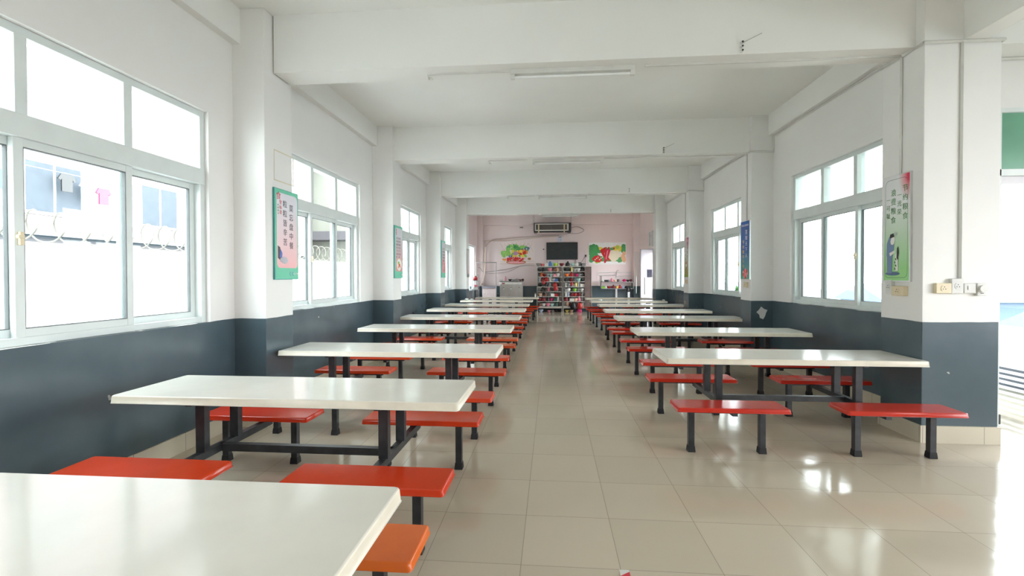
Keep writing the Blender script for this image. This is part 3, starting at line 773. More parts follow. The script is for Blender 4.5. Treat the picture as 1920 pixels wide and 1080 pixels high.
def veg_right():
    W_, H_ = 1.52, .91
    t_ = board('poster of chillies, cauliflower and broccoli on the pink wall', (1.54, YB, 1.955), 0, W_, H_)
    bm = B(); box(bm, 0, W_, 0, H_, 0, .012); obj('backing', bm, flat('white poster sheet', (.82, .82, .82)), t_)
    bm = B(); z = .0125; rnd = random.Random(5)
    def sc_(cols, cx_, cy_, rx, ry, n_, s0, s1, zz=0):
        for q in range(n_):
            a_ = rnd.random() * 6.28; r_ = math.sqrt(rnd.random()); s = rnd.uniform(s0, s1)
            x_, y_ = cx_ + rx * r_ * math.cos(a_), cy_ + ry * r_ * math.sin(a_)
            x_ = min(max(x_, s + .005), W_ - s - .005); y_ = min(max(y_, s + .005), H_ - s - .005)
            poly(bm, ell(x_, y_, s, s * rnd.uniform(.7, 1), rnd.random() * 3, 10), z + .001 + rnd.random() * .001 + zz, rnd.choice(cols))
    poly(bm, [(.02, .12), (1.50, .12), (1.50, .32), (.02, .36)], z, 0)
    sc_([0, 1], .22, .56, .22, .22, 60, .06, .09); sc_([0], .10, .20, .09, .1, 8, .06, .09); sc_([0, 8], .38, .14, .14, .05, 8, .06, .08)
    sc_([4, 8], .48, .66, .10, .06, 5, .05, .07); sc_([0, 2], .85, .62, .25, .06, 14, .04, .07); sc_([4, 8], 1.18, .64, .14, .08, 10, .08, .11); sc_([0, 1], 1.42, .66, .08, .14, 20, .05, .08)
    sc_([3], 1.05, .36, .22, .19, 60, .06, .09, .001); sc_([2], .34, .25, .17, .12, 14, .06, .075, .001); sc_([0], 1.27, .20, .1, .08, 10, .05, .07)
    poly(bm, ell(1.42, .25, .09, .18, .25), z + .0035, 5); poly(bm, ell(1.44, .45, .07, .09, .2), z + .003, 5)
    poly(bm, [(.46, .56), (.52, .64), (.60, .66), (.66, .58), (.64, .44), (.74, .22), (.70, .20), (.56, .38)], z + .0035, 2)
    poly(bm, [(.64, .60), (.78, .66), (.90, .60), (.84, .40), (.74, .14), (.68, .05), (.62, .07), (.66, .34)], z + .004, 6)
    poly(bm, [(.75, .56), (.80, .60), (.72, .20), (.69, .22)], z + .0052, 7)
    poly(bm, [(.80, .30), (.88, .18), (.85, .12), (.76, .22)], z + .0035, 2)
    for q in range(6): poly(bm, ell(.26 + .06 * q, .20 + .05 * (q % 3), .022, .026), z + .0035, 3)
    obj('vegetable_print', bm, [LEAF2, flat('broccoli print', (.06, .36, .10)), TOM, CRM, YEL, flat('onion print', (.80, .45, .25)), flat('chilli print', (.60, .02, .05)), flat('highlight print', (.80, .30, .35)), flat('lime print', (.45, .60, .08))], t_)
veg_left(); veg_right()

# ================================================================== TV, AIR CONDITIONER, SIGN, PIPES
t_ = thing('television', 'wide flat black television on the pink end wall', 'television', (.43, YB, 2.52))
bm = B(); box(bm, -.65, .65, -.07, -.03, -.36, .36, bev=.006); obj('casing', bm, DARK, t_)
bm = B(); box(bm, -.635, .635, -.0725, -.070, -.335, .345); obj('screen', bm, TVM, t_)
bm = B(); box(bm, -.2, .2, -.03, -.001, -.15, .15); obj('bracket', bm, GREYM, t_)
bm = B(); box(bm, -.64, -.62, -.05, -.03, -.48, -.35); box(bm, .56, .58, -.05, -.03, -.48, -.35); obj('bracket_foot', bm, GREYM, t_)
t_ = thing('wall_notice', 'small white notice with 5# above the television', 'notice', (.34, YB, 3.05))
bm = B(); box(bm, -.11, .11, -.004, 0, -.13, .13); obj('sheet', bm, flat('notice paper', (.66, .67, .78)), t_)
Mx = Matrix.Translation((0, -.0045, .06)) @ Matrix.Rotation(math.pi / 2, 4, 'X'); text_mesh('lettering', '5#', .12, INK, Mx, t_)
Mx = Matrix.Translation((0, -.0045, -.07)) @ Matrix.Rotation(math.pi / 2, 4, 'X'); text_mesh('lettering', '厂区', .07, BLUEINK, Mx, t_)

t_ = thing('air_conditioner', 'ceiling hung air conditioner with black case and white grille frame', 'air conditioner', (.02, 19.3, 3.43))
bm = B(); box(bm, -.745, .76, -.12, .45, -.19, .20, bev=.015); obj('case', bm, DARK, t_)
bm = B()
for e in ((-.70, .66, .13, .165), (-.70, .66, -.13, -.085)): box(bm, e[0], e[1], -.15, -.12, e[2], e[3])
box(bm, -.70, -.66, -.15, -.12, -.13, .165); box(bm, .60, .66, -.15, -.12, -.13, .165); obj('grille_frame', bm, PLAST, t_)
bm = B()
for q in range(9): box(bm, -.66, .60, -.135, -.12, -.075 + q * .023, -.066 + q * .023)
box(bm, -.04, -.03, -.14, -.12, -.085, .13); obj('grille', bm, flat('brown grey slats', (.20, .17, .16)), t_)
for x_ in (-.57, .46):
    bm = B(); box(bm, x_, x_ + .05, -.155, -.150, -.19, .15); obj('tape_strip', bm, OCHRE, t_)
bm = B(); box(bm, -.62, .62, -.10, .4, -.23, -.19, bev=.01); obj('drip_tray', bm, flat('pinkish tray', (.55, .45, .44)), t_)
for x_ in (-.78, -.73, .745, .765):
    bm = B(); box(bm, x_, x_ + .012, 0, .02, -.1, ZC - 3.43); obj('hanger_rod', bm, GREYM, t_)
def cable(name, pts, r, m_, lab, n=8, cat='cable'):
    """smooth cable through points"""
    P_ = [Vector(p) for p in pts]; out = []
    for i in range(len(P_) - 1):
        p0, p1, p2, p3 = P_[max(i - 1, 0)], P_[i], P_[i + 1], P_[min(i + 2, len(P_) - 1)]
        for q in range(6):
            u = q / 6; out.append(.5 * ((2 * p1) + (p2 - p0) * u + (2 * p0 - 5 * p1 + 4 * p2 - p3) * u * u + (3 * p1 - 3 * p2 + p3 - p0) * u ** 3))
    out.append(P_[-1]); bm = B(); tube(bm, out, r, n); return tag(obj(name, bm, m_), lab, cat)
cable('refrigerant_pipe', [(.3, 19.83, 3.17), (.0, 19.84, 3.16), (-.9, 19.85, 3.13), (-2.0, 19.85, 3.05), (-2.4, 19.85, 3.03), (-2.62, 19.82, 2.92), (-2.75, 19.5, 2.7)], .016, COPPER, 'upper brown refrigerant pipe sloping across the pink wall', cat='pipe')
cable('refrigerant_pipe', [(.5, 19.85, 3.14), (.0, 19.86, 3.12), (-.9, 19.86, 3.05), (-2.0, 19.86, 2.96), (-2.75, 19.86, 2.98), (-2.86, 19.52, 2.98)], .014, flat('pale pipe lagging', (.70, .60, .52)), 'lower pale refrigerant pipe sloping across the pink wall', cat='pipe')
cable('drain_hose', [(-2.75, 19.5, 2.68), (-2.76, 19.5, 2.2), (-2.80, 19.48, 1.6), (-2.88, 19.45, 1.22), (-3.0, 19.4, 1.08)], .035, flat('beige hose', (.62, .50, .45)), 'thick beige hose bending down the back left corner', cat='hose')
cable('loop_cable', [(.78, 19.5, 3.45), (1.05, 19.6, 3.50), (1.28, 19.7, 3.42), (1.30, 19.7, 3.33), (1.1, 19.7, 3.24), (.8, 19.6, 3.22)], .011, flat('dark pink cable', (.28, .20, .20)), 'dark looped cable right of the air conditioner')
cable('sagging_cable', [(-.72, 19.84, 1.92), (-1.3, 19.84, 1.9), (-2.0, 19.84, 1.75), (-2.8, 19.55, 1.66), (-2.95, 19.5, 1.80), (-3.05, 19.5, 1.85)], .009, GREYM, 'thin grey cable sagging below the salad poster')
cable('sagging_cable', [(-1.4, 19.85, 1.86), (-1.9, 19.85, 1.65), (-2.5, 19.85, 1.60), (-2.8, 19.53, 1.62)], .006, GREYM, 'fainter lower cable below the salad poster')
cable('television_cable', [(1.42, 19.87, 2.32), (1.40, 19.86, 2.1), (1.41, 19.86, 1.9), (1.36, 19.7, 1.86)], .006, DARK, 'black cable hanging right of the television')
cable('television_cable', [(1.42, 19.87, 2.32), (1.3, 19.86, 2.15), (1.18, 19.7, 1.97), (1.05, 19.6, 1.86)], .006, DARK, 'black cable slanting down to the cabinet top')
bm = B(); box(bm, 1.385, 1.445, YB - .03, YB, 2.27, 2.36, bev=.004); tag(obj('wall_socket', bm, DARK), 'small black socket right of the television', 'socket')
bm = B(); box(bm, -.37, -.31, YB - .02, YB, 2.58, 2.62); tag(obj('wall_hook', bm, DARK), 'small dark hook left of the television', 'hook')
bm = B(); box(bm, -1.34, -1.20, YB - .03, YB, 3.50, 3.55); tag(obj('junction_box', bm, GREYM), 'small grey junction box high on the pink wall', 'box')

# ================================================================== DISH CABINETS
SZ = [1.66, 1.45, 1.25, 1.04, .845, .645, .447, .236]
def cabinet(x0, x1, lab, panel=None):
    t_ = thing('dish_cabinet', lab, 'cabinet', (0, 0, 0), 'open steel dish cabinets')
    YF0, YF1 = 19.25, 19.72
    for (za, zb, ins) in ((1.03, 1.85, 0.0), (.20, 1.03, -.012)):
        bm = B()
        box(bm, x0 + ins, x0 + ins + .02, YF0, YF1, za, zb); box(bm, x1 - ins - .02, x1 - ins, YF0, YF1, za, zb); obj('side_panel', bm, STEEL, t_)
        bm = B(); box(bm, x0, x1, YF1 - .01, YF1, za, zb); obj('back_panel', bm, flat('pale cabinet back', (.80, .79, .74)), t_)
    xe = panel if panel else x1 - .02
    for z in SZ: 
        bm = B(); box(bm, x0 + .02, xe, YF0, YF1 - .01, z - .018, z); obj('shelf', bm, SHELFM, t_)
    bm = B(); box(bm, x0 - .01, x1 + .01, YF0 - .01, YF1, 1.85, 1.872, bev=.003); obj('top_board', bm, SHELFM, t_)
    bm = B(); box(bm, x0, x1, YF0 + .01, YF0 + .04, .16, .215); obj('bottom_rail', bm, STEEL, t_)
    bm = B()
    if not panel: box(bm, xe - .08, xe - .0, YF0 + .06, YF1 - .02, .24, 1.84)
    else: box(bm, panel, x1 - .02, YF0 + .02, YF0 + .05, .24, 1.84)
    obj('door', bm, DSTEEL, t_)
    for x in (x0 + .01, x1 - .01):
        for y in (YF0 + .02, YF1 - .02):
            bm = B(); box(bm, x - .015, x + .015, y - .015, y + .015, 0, .22); obj('leg', bm, STEEL, t_)
    return t_
cabinet(-.60, .425, 'left tall open steel cabinet full of bowls and cups')
cabinet(.465, 1.60, 'right tall open steel cabinet of bowls with a brown side panel', panel=1.33)

# ------------------------------------------------------------------ crockery
PROTO = {}
def proto_make(kind):
    bm = B()
    if kind == 'bowl': lathe(bm, [(0, .0), (.045, 0), (.048, .012), (.075, .03), (.098, .07), (.105, .10), (.101, .10), (.09, .068), (.06, .03), (0, .02)])
    elif kind == 'cup': lathe(bm, [(0, 0), (.045, 0), (.05, .01), (.056, .12), (.052, .12), (.046, .015), (0, .012)]); tube(bm, [(.05, 0, .10), (.085, 0, .09), (.085, 0, .045), (.05, 0, .03)], .008, 6)
    elif kind == 'lunch_box': box(bm, -.09, .09, -.06, .06, 0, .075, bev=.012); box(bm, -.095, .095, -.065, .065, .07, .095, bev=.008)
    elif kind == 'pot': lathe(bm, [(0, 0), (.075, 0), (.085, .01), (.088, .085), (.094, .09), (.06, .115), (.02, .122), (.02, .14), (0, .142)]); box(bm, -.125, -.08, -.015, .015, .065, .078, bev=.004); box(bm, .08, .125, -.015, .015, .065, .078, bev=.004)
    elif kind == 'bag':
        rnd = random.Random(11); n = 14; rings = []
        for i, (r, z) in enumerate([(.02, 0), (.11, .005), (.135, .04), (.125, .09), (.09, .13), (.035, .155), (.05, .185), (.015, .19)]):
            rings.append([bm.verts.new((r * (1 + rnd.uniform(-.16, .16)) * math.cos(6.283 * k_ / n), .75 * r * (1 + rnd.uniform(-.16, .16)) * math.sin(6.283 * k_ / n), z + (rnd.uniform(-.012, .012) if i > 1 else 0))) for k_ in range(n)])
        for a, b_ in zip(rings, rings[1:]):
            for k_ in range(n): f = bm.faces.new((a[k_], a[(k_ + 1) % n], b_[(k_ + 1) % n], b_[k_])); f.smooth = True
        bm.faces.new(rings[0][::-1]); bm.faces.new(rings[-1])
    elif kind == 'hanging_bag':
        rnd = random.Random(4); n = 12; rings = []
        for i, (r, z) in enumerate([(.02, -.20), (.08, -.19), (.12, -.12), (.11, -.03), (.07, .04), (.02, .08)]):
            rings.append([bm.verts.new((r * (1 + rnd.uniform(-.2, .2)) * math.cos(6.283 * k_ / n), .45 * r * math.sin(6.283 * k_ / n), z)) for k_ in range(n)])
        for a, b_ in zip(rings, rings[1:]):
            for k_ in range(n): f = bm.faces.new((a[k_], a[(k_ + 1) % n], b_[(k_ + 1) % n], b_[k_])); f.smooth = True
        bm.faces.new(rings[0][::-1]); bm.faces.new(rings[-1])
    elif kind == 'bottle': lathe(bm, [(0, 0), (.03, 0), (.033, .01), (.033, .10), (.026, .125), (.012, .14), (.012, .16), (.016, .162), (.016, .18), (0, .18)])
    o = obj(kind, bm, BAGM if 'bag' in kind else CROCK); return o
CLR = {'white': (.66, .66, .62), 'grey': (.20, .20, .20), 'dark': (.045, .043, .045), 'black': (.014, .014, .016), 'red': (.36, .012, .012), 'dark red': (.16, .010, .014), 'pink': (.66, .22, .28),
       'magenta': (.60, .03, .16), 'blue': (.06, .16, .42), 'pale blue': (.42, .50, .66), 'teal': (.34, .56, .50), 'lime': (.42, .62, .05), 'green': (.24, .55, .06), 'dark green': (.03, .08, .06),
       'orange': (.70, .16, .03), 'yellow': (.75, .62, .16), 'brown': (.20, .09, .06), 'peach': (.72, .48, .34), 'silver': (.32, .33, .33)}
USED = set(); PLACED = []
def put(kind, col, x, y, z, lab, group, s=1., rz=None, tilt=0):
    if kind not in PROTO: PROTO[kind] = proto_make(kind); o = PROTO[kind]
    else: o = PROTO[kind].copy(); COL.objects.link(o)
    o.location = (x, y, z); o.scale = (s * .9, s * .9, s * (1.25 if group == 'crockery in the steel cabinets' else 1)); o.rotation_euler = (tilt, 0, rz if rz is not None else random.uniform(-.5, .5))
    o.color = (*CLR[col], 1)
    base = lab; 
    USED.add(lab); PLACED.append((x, z, lab))
    tag(o, lab, {'lunch_box': 'box', 'hanging_bag': 'bag'}.get(kind, kind), group); return o
ROWS = {  # crop-x on a 9x enlargement of x 990..1120 -> world X
 'top': (1.872, [('bowl', 'grey', 165), ('lunch_box', 'red', 245), ('lunch_box', 'white', 320), ('bag', 'blue', 380), ('cup', 'teal', 428), ('bowl', 'lime', 478), ('cup', 'white', 537), ('bowl', 'dark red', 590),
                 ('bag', 'black', 680), ('bowl', 'teal', 762), ('pot', 'white', 830), ('cup', 'grey', 885), ('lunch_box', 'black', 945)]),
 'first': (SZ[0], [('bowl', 'dark', 190), ('pot', 'dark', 258), ('bowl', 'pink', 378), ('bowl', 'brown', 455), ('cup', 'peach', 515), ('bowl', 'black', 645), ('lunch_box', 'black', 700), ('cup', 'yellow', 742), ('bowl', 'silver', 800), ('bowl', 'white', 860), ('bag', 'black', 925)]),
 'second': (SZ[1], [('cup', 'dark', 185), ('cup', 'orange', 222), ('bowl', 'dark red', 272), ('bowl', 'silver', 335), ('bowl', 'teal', 400), ('lunch_box', 'pink', 465), ('bowl', 'white', 525), ('bowl', 'orange', 660), ('bag', 'red', 745), ('bowl', 'magenta', 833), ('bowl', 'silver', 893), ('bag', 'dark', 938)]),
 'third': (SZ[2], [('cup', 'silver', 185), ('bag', 'dark red', 245), ('bag', 'red', 310), ('cup', 'white', 380), ('bowl', 'silver', 435), ('lunch_box', 'blue', 492), ('pot', 'dark', 648), ('pot', 'dark red', 735), ('cup', 'grey', 805), ('bowl', 'teal', 868), ('bowl', 'dark', 938)]),
 'fourth': (SZ[3], [('bowl', 'black', 205), ('pot', 'dark', 308), ('cup', 'grey', 368), ('bag', 'red', 470), ('cup', 'white', 640), ('bowl', 'silver', 692), ('lunch_box', 'grey', 770), ('cup', 'yellow', 822), ('cup', 'silver', 860), ('lunch_box', 'white', 925)]),
 'fifth': (SZ[4], [('bag', 'black', 245), ('cup', 'pink', 355), ('bowl', 'dark', 430), ('bowl', 'grey', 500), ('bowl', 'silver', 645), ('bowl', 'white', 692), ('cup', 'black', 742), ('bowl', 'green', 800), ('bowl', 'grey', 862), ('bowl', 'white', 925)]),
 'sixth': (SZ[5], [('bowl', 'peach', 200), ('bowl', 'brown', 283), ('cup', 'grey', 367), ('lunch_box', 'white', 422), ('lunch_box', 'red', 492), ('cup', 'white', 642), ('cup', 'pale blue', 688), ('bowl', 'dark red', 748), ('bowl', 'red', 802), ('pot', 'dark red', 868), ('cup', 'silver', 940)]),
 'seventh': (SZ[6], [('bowl', 'dark red', 185), ('bag', 'dark red', 258), ('cup', 'dark', 345), ('bowl', 'magenta', 405), ('lunch_box', 'dark green', 480), ('cup', 'white', 525), ('bag', 'dark red', 650), ('cup', 'dark', 705), ('lunch_box', 'white', 748), ('bowl', 'peach', 812), ('bag', 'pink', 870), ('cup', 'grey', 930)]),
 'lowest': (SZ[7], [('bowl', 'brown', 195), ('bowl', 'white', 262), ('bowl', 'pink', 340), ('bowl', 'teal', 412), ('bag', 'dark green', 500), ('cup', 'peach', 672), ('bowl', 'dark red', 735), ('bag', 'red', 895), ('cup', 'white', 945)]),
}
def wx(cx_, Y): return (-.60 + (cx_ - 140) / (590 - 140) * 1.0) if cx_ < 600 else (.50 + (cx_ - 615) / (965 - 615) * .82)
for rn, (z, items) in ROWS.items():
    names = [('%s %s' % (c_, kd.replace('_', ' '))) for kd, c_, _ in items]
    for i, (kd, c_, cx_) in enumerate(items):
        side = 'left' if cx_ < 600 else 'right'
        sib = [j for j in range(len(items)) if (items[j][2] < 600) == (cx_ < 600)]
        pos = sib.index(i)
        nb = names[sib[pos - 1]] if pos > 0 else names[sib[pos + 1]]
        where = 'on top of the %s cabinet' % side if rn == 'top' else 'on %s shelf, %s cabinet' % (rn, side)
        rel = 'right of' if pos > 0 else 'left of'
        lab = '%s %s, %s the %s' % (names[i], where, rel, nb)
        s = {'bowl': 1.0, 'cup': 1.12, 'lunch_box': 1.0, 'pot': .95, 'bag': .84}[kd] * random.uniform(.92, 1.06)
        x = wx(cx_, 19.4)
        x = min(max(x, -.50 if cx_ < 600 else .575), .25 if cx_ < 600 else 1.25) if rn != 'top' else x
        put(kd, c_, x, 19.36 + random.uniform(0, .02), z, lab, 'crockery in the steel cabinets', s)
# second layer, standing behind / stacked
put('hanging_bag', 'black', .86, 19.20, .33, 'black bag hanging from the lowest shelf of the right cabinet', 'bags hanging on the cabinets', 1.1, 0)
put('hanging_bag', 'red', 1.12, 19.19, .33, 'red bag hanging by the lowest right end of the cabinets', 'bags hanging on the cabinets', 1.0, 0)
put('hanging_bag', 'red', .80, 19.20, 1.20, 'small red bag hanging over the third shelf, right cabinet', 'bags hanging on the cabinets', .55, 0)
put('hanging_bag', 'red', .15, 19.20, 1.03, 'red bag drooping over the fourth shelf edge, left cabinet', 'bags hanging on the cabinets', .75, 0)
put('hanging_bag', 'red', -.33, 19.20, 1.25, 'red bag drooping over the third shelf edge, left cabinet', 'bags hanging on the cabinets', .55, 0)
put('hanging_bag', 'black', -.31, 19.20, .86, 'black bag drooping over the fifth shelf edge, left cabinet', 'bags hanging on the cabinets', .7, 0)
for kd, c_, x, lab, s in [('bowl', 'pale blue', -.44, 'pale blue basin on the floor under the left cabinet', 1.1), ('lunch_box', 'black', -.27, 'black box on the floor beside the pale blue basin', .7), ('bowl', 'pink', -.11, 'pink bowl on the floor under the left cabinet', .8), ('pot', 'grey', .03, 'grey pot on the floor under the left cabinet', .8),
        ('bowl', 'black', .17, 'black bowl on the floor under the left cabinet', .8), ('bowl', 'dark', .32, 'dark bowl on the floor between the two cabinets', .75), ('bowl', 'yellow', .62, 'yellow bowl on the floor under the right cabinet', .9), ('bowl', 'peach', .80, 'straw coloured bowl on the floor under the right cabinet', .85), ('bag', 'magenta', 1.12, 'magenta bag on the floor under the right cabinet', .95)]:
    put(kd, c_, x, 19.42, 0, lab, 'things on the floor under the cabinets', s)

# ------------------------------------------------------------------ small steel shelf on the right
t_ = thing('wall_shelf', 'low grey steel rack of bowls right of the cabinets', 'shelf', (0, 0, 0))
bm = B(); box(bm, 2.0, 3.30, 19.45, 19.80, 1.215, 1.235); obj('shelf', bm, GREYM, t_)
bm = B(); box(bm, 2.0, 3.30, 19.45, 19.80, .945, .965); obj('shelf', bm, GREYM, t_)
for x_ in (2.0, 3.28): boxo('end_panel', (x_, x_ + .02, 19.45, 19.80, .945, 1.235), GREYM, t_)
for x_ in (2.62, 3.12):
    for y_ in (19.5, 19.76): boxo('leg', (x_, x_ + .035, y_, y_ + .03, 0, .945), SILVER, t_)
SR = [('bowl', 'white', 2.07, 1.235), ('lunch_box', 'dark', 2.22, 1.235), ('bowl', 'silver', 2.34, 1.235), ('bag', 'pink', 2.45, 1.235), ('bowl', 'peach', 2.57, 1.235), ('cup', 'dark', 2.70, 1.235), ('pot', 'magenta', 2.95, 1.235), ('bowl', 'dark', 3.10, 1.235), ('cup', 'dark red', 3.21, 1.235),
      ('lunch_box', 'green', 2.11, .965), ('cup', 'white', 2.21, .965), ('bowl', 'red', 2.33, .965), ('bag', 'dark red', 2.52, .965), ('bowl', 'yellow', 2.66, .965), ('bag', 'red', 2.77, .965), ('bowl', 'pale blue', 2.90, .965), ('pot', 'dark', 3.05, .965), ('lunch_box', 'dark green', 3.19, .965)]
for kd, c_, x, z in SR:
    put(kd, c_, x, 19.60, z, '%s %s on the %s tier of the low steel rack' % (c_, kd.replace('_', ' '), 'upper' if z > 1 else 'lower'), 'crockery on the low steel rack', .75 if kd == 'bag' else .85)
put('hanging_bag', 'black', 3.08, 19.40, .98, 'black bag hanging from the front of the low steel rack', 'bags hanging on the low rack', .8, 0)
t_ = thing('water_pipe', 'white wall pipe with bends above the low steel rack', 'pipe', (0, 0, 0))
bm = B(); tube(bm, [(1.93, 19.84, 1.62), (2.62, 19.84, 1.62)], .016); tube(bm, [(1.93, 19.84, 1.50), (2.62, 19.84, 1.50)], .016); tube(bm, [(1.93, 19.84, 1.50), (1.93, 19.84, 1.62)], .016); tube(bm, [(2.08, 19.84, 1.50), (2.08, 19.84, 1.26)], .02); obj('pipe_run', bm, PLAST, t_)
bm = B(); tube(bm, [(2.68, 19.84, 1.62), (3.28, 19.84, 1.62)], .016); tube(bm, [(2.68, 19.84, 1.46), (3.28, 19.84, 1.48)], .016); tube(bm, [(2.68, 19.84, 1.40), (2.68, 19.84, 1.66), (2.72, 19.84, 1.71), (2.77, 19.84, 1.68)], .013); obj('pipe_run', bm, PLAST, t_)

# ------------------------------------------------------------------ water boiler with its clutter
t_ = thing('water_boiler', 'stainless steel water boiler with three taps against the pink wall', 'water dispenser', (-1.66, 19.30, 0))
bm = B(); box(bm, -.47, .47, 0, .42, 0, 1.24, bev=.008); obj('body', bm, STEEL, t_)
bm = B(); box(bm, -.44, .42, -.015, 0, 1.14, 1.22, bev=.003); pn = obj('control_panel', bm, SHELFM, t_)
bm = B(); box(bm, -.38, -.26, -.02, -.015, 1.155, 1.20); obj('display', bm, flat('dark red display', (.25, .02, .02)), pn)
bm = B(); box(bm, -.50, .50, -.02, .42, 1.24, 1.27, bev=.004); obj('lid', bm, GREYM, t_)
for x_ in (-.31, .0, .33):
    bm = B(); tube(bm, [(x_, 0, .97), (x_, -.06, .97), (x_, -.07, .93)], .014, 8); tp = obj('tap', bm, SILVER, t_)
    bm = B(); box(bm, x_ - .012, x_ + .012, -.06, -.03, .985, 1.02, bev=.003); obj('tap_lever', bm, DARK, tp)
bm = B(); box(bm, -.43, .43, -.12, 0, .60, .63, bev=.004); obj('drip_shelf', bm, STEEL, t_)
for kd, c_, x in [('bowl', 'white', -2.08), ('bottle', 'pink', -1.90), ('bowl', 'dark', -1.72), ('bowl', 'silver', -1.57), ('pot', 'silver', -1.43), ('bowl', 'brown', -1.29), ('cup', 'dark', -1.19)]:
    put(kd, c_, x, 19.45, 1.27, '%s %s on the steel water boiler' % (c_, kd), 'bowls on the water boiler', .8 if kd != 'bottle' else 1.15)
put('bottle', 'white', -.575, 16.40, .735, 'small white bottle at the aisle end of the farthest left table', None, .85)

# ------------------------------------------------------------------ pipe frame, slatted panel and left corner rack
t_ = thing('pipe_frame', 'tall thin grey metal pipe frame in the far left corner', 'frame', (0, 0, 0))
bm = B(); tube(bm, [(-3.06, 18.95, 2.03), (-2.22, 18.95, 2.03)], .018); obj('top_rail', bm, GREYM, t_)
bm = B(); tube(bm, [(-2.24, 18.95, 2.03), (-2.24, 18.95, 0)], .016); obj('upright', bm, GREYM, t_)
bm = B(); tube(bm, [(-3.04, 18.95, 2.03), (-3.04, 18.95, 0)], .016); obj('upright', bm, GREYM, t_)
t_ = thing('slatted_panel', 'pinkish white slatted panel with grey top behind the pipe frame', 'panel', (0, 0, 0))
bm = B(); box(bm, -2.86, -2.28, 19.2, 19.5, .98, 1.06, bev=.005); obj('top_rail', bm, flat('grey top rail', (.22, .21, .25)), t_)
bm = B()
for q in range(10): box(bm, -2.85 + q * .057, -2.85 + q * .057 + .050, 19.24, 19.28, 0, .98)
obj('slats', bm, flat('pinkish slats', (.72, .60, .60)), t_)
t_ = thing('corner_rack', 'small grey corner rack by the fourth left column', 'rack', (0, 0, 0))
for z in (.42, .95, 1.30): boxo('shelf', (-2.98, -2.74, 17.5, 17.8, z, z + .02), GREYM, t_)
for x_ in (-2.97, -2.76):
    for y_ in (17.51, 17.78): bm = B(); tube(bm, [(x_, y_, 0), (x_, y_, 1.55)], .012); obj('upright', bm, GREYM, t_)
for kd, c_, z, lab in [('bag', 'red', 1.32, 'red bag on the top shelf of the corner rack'), ('lunch_box', 'white', .97, 'white box on the middle shelf of the corner rack'), ('lunch_box', 'pink', 1.07, 'pink box stacked on the white box, corner rack'), ('bag', 'red', .44, 'red bag on the low shelf of the corner rack')]:
    put(kd, c_, -2.86, 17.64, z, lab, 'things on the corner rack', .85)

# crumpled tissues and paper on the tables and floor
def tissue(x, y, z, s, lab, seed):
    rnd = random.Random(seed); bm = B(); r = bmesh.ops.create_icosphere(bm, subdivisions=2, radius=s)
    for v in bm.verts: v.co *= rnd.uniform(.7, 1.15); v.co.z *= .5
    lo = min(v.co.z for v in bm.verts)
    for v in bm.verts: v.co.z -= lo
    o = obj('crumpled_tissue', bm, PLAST, loc=(x, y, z)); tag(o, lab, 'tissue', 'crumpled tissues on the tables')
tissue(1.42, 14.1, .735, .06, 'crumpled tissue near the aisle end of a far right table', 1)
tissue(3.25, 14.1, .735, .045, 'crumpled tissue near the window end of a far right table', 2)
tissue(-2.62, 14.4, .735, .06, 'crumpled tissue at the wall end of a far left table', 3)
tissue(-2.48, 14.5, .735, .045, 'smaller crumpled tissue at the wall end of a far left table', 4)
t_ = thing('paper_scrap', 'small red and white paper scrap on the floor at the bottom edge', 'paper', (.358, 2.33, .0))
bm = B(); box(bm, -.024, .024, -.03, .045, .0005, .002); obj('sheet', bm, PLAST, t_)
bm = B(); v = [bm.verts.new(p) for p in ((-.024, -.03, .0026), (.024, -.03, .0026), (.024, .03, .0026), (-.024, -.005, .0026))]; bm.faces.new(v); obj('red_stripe', bm, flat('red paper', (.6, .03, .05)), t_)
bm = B(); poly(bm, [(1.0 * math.cos(a_) * r_, math.sin(a_) * r_) for a_, r_ in zip([q * .6 for q in range(10)], [.05, .09, .07, .11, .08, .10, .06, .09, .10, .06])], 0)
o = obj('paint_chip', bm, flat('bare plaster', (.62, .63, .62))); o.matrix_world = Matrix.Translation((3.42, YC[1] - .0008, .86)) @ Matrix.Rotation(math.pi / 2, 4, 'X')
tag(o, 'white patch of chipped paint on the dado of the second right column', 'paint chip')

# ================================================================== OUTDOORS
CONC = mat('pale concrete', (.70, .70, .68), .8, var=.04, scale=1)
bm = B(); box(bm, -60, -3.40, -30, 80, -.4, -.15); struct('ground_left', bm, CONC, 'pale paved yard outside the left windows', cat='ground')
bm = B(); box(bm, 3.83, 9.5, 5.02, 80, -.4, -.02); struct('ground_right', bm, CONC, 'pale walkway outside the right windows', cat='ground')
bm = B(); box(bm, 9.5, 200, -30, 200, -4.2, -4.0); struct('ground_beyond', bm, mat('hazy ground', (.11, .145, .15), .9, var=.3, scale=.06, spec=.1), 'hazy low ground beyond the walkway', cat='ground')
bm = B(); box(bm, -6.3, -6.0, -6, 40, -.2, 1.88); struct('wall_yard', bm, CONC, 'white boundary wall outside the left windows')
bm = B(); n_ = 0; pts = []
for q in range(1900):
    a_ = q * .28; pts.append((-6.15 + .17 * math.cos(a_), -2 + q * .28 / 6.283 * .32, 2.085 + .19 * math.sin(a_)))
tube(bm, pts, .011, 5); tag(obj('razor_wire', bm, mat('galvanised wire', (.16, .15, .13), .8, spec=.1)), 'coil of razor wire along the top of the yard wall', 'wire')
bm = B(); box(bm, 5.9, 6.05, 5.1, 40, -.2, .62); struct('wall_parapet', bm, mat('grey blue parapet', (.22, .22, .26), .9, spec=.1), 'low grey parapet of the walkway outside the doorway')
t_ = thing('dormitory_building', 'pale dormitory block with clothes on its windows outside the left windows', 'building', (0, 0, 0))
bm = B(); box(bm, -20, -14, -5, 26, -.2, 14); obj('facade', bm, mat('pale pink render', (.30, .25, .25), .9, var=.08, scale=.6, spec=.1), t_)
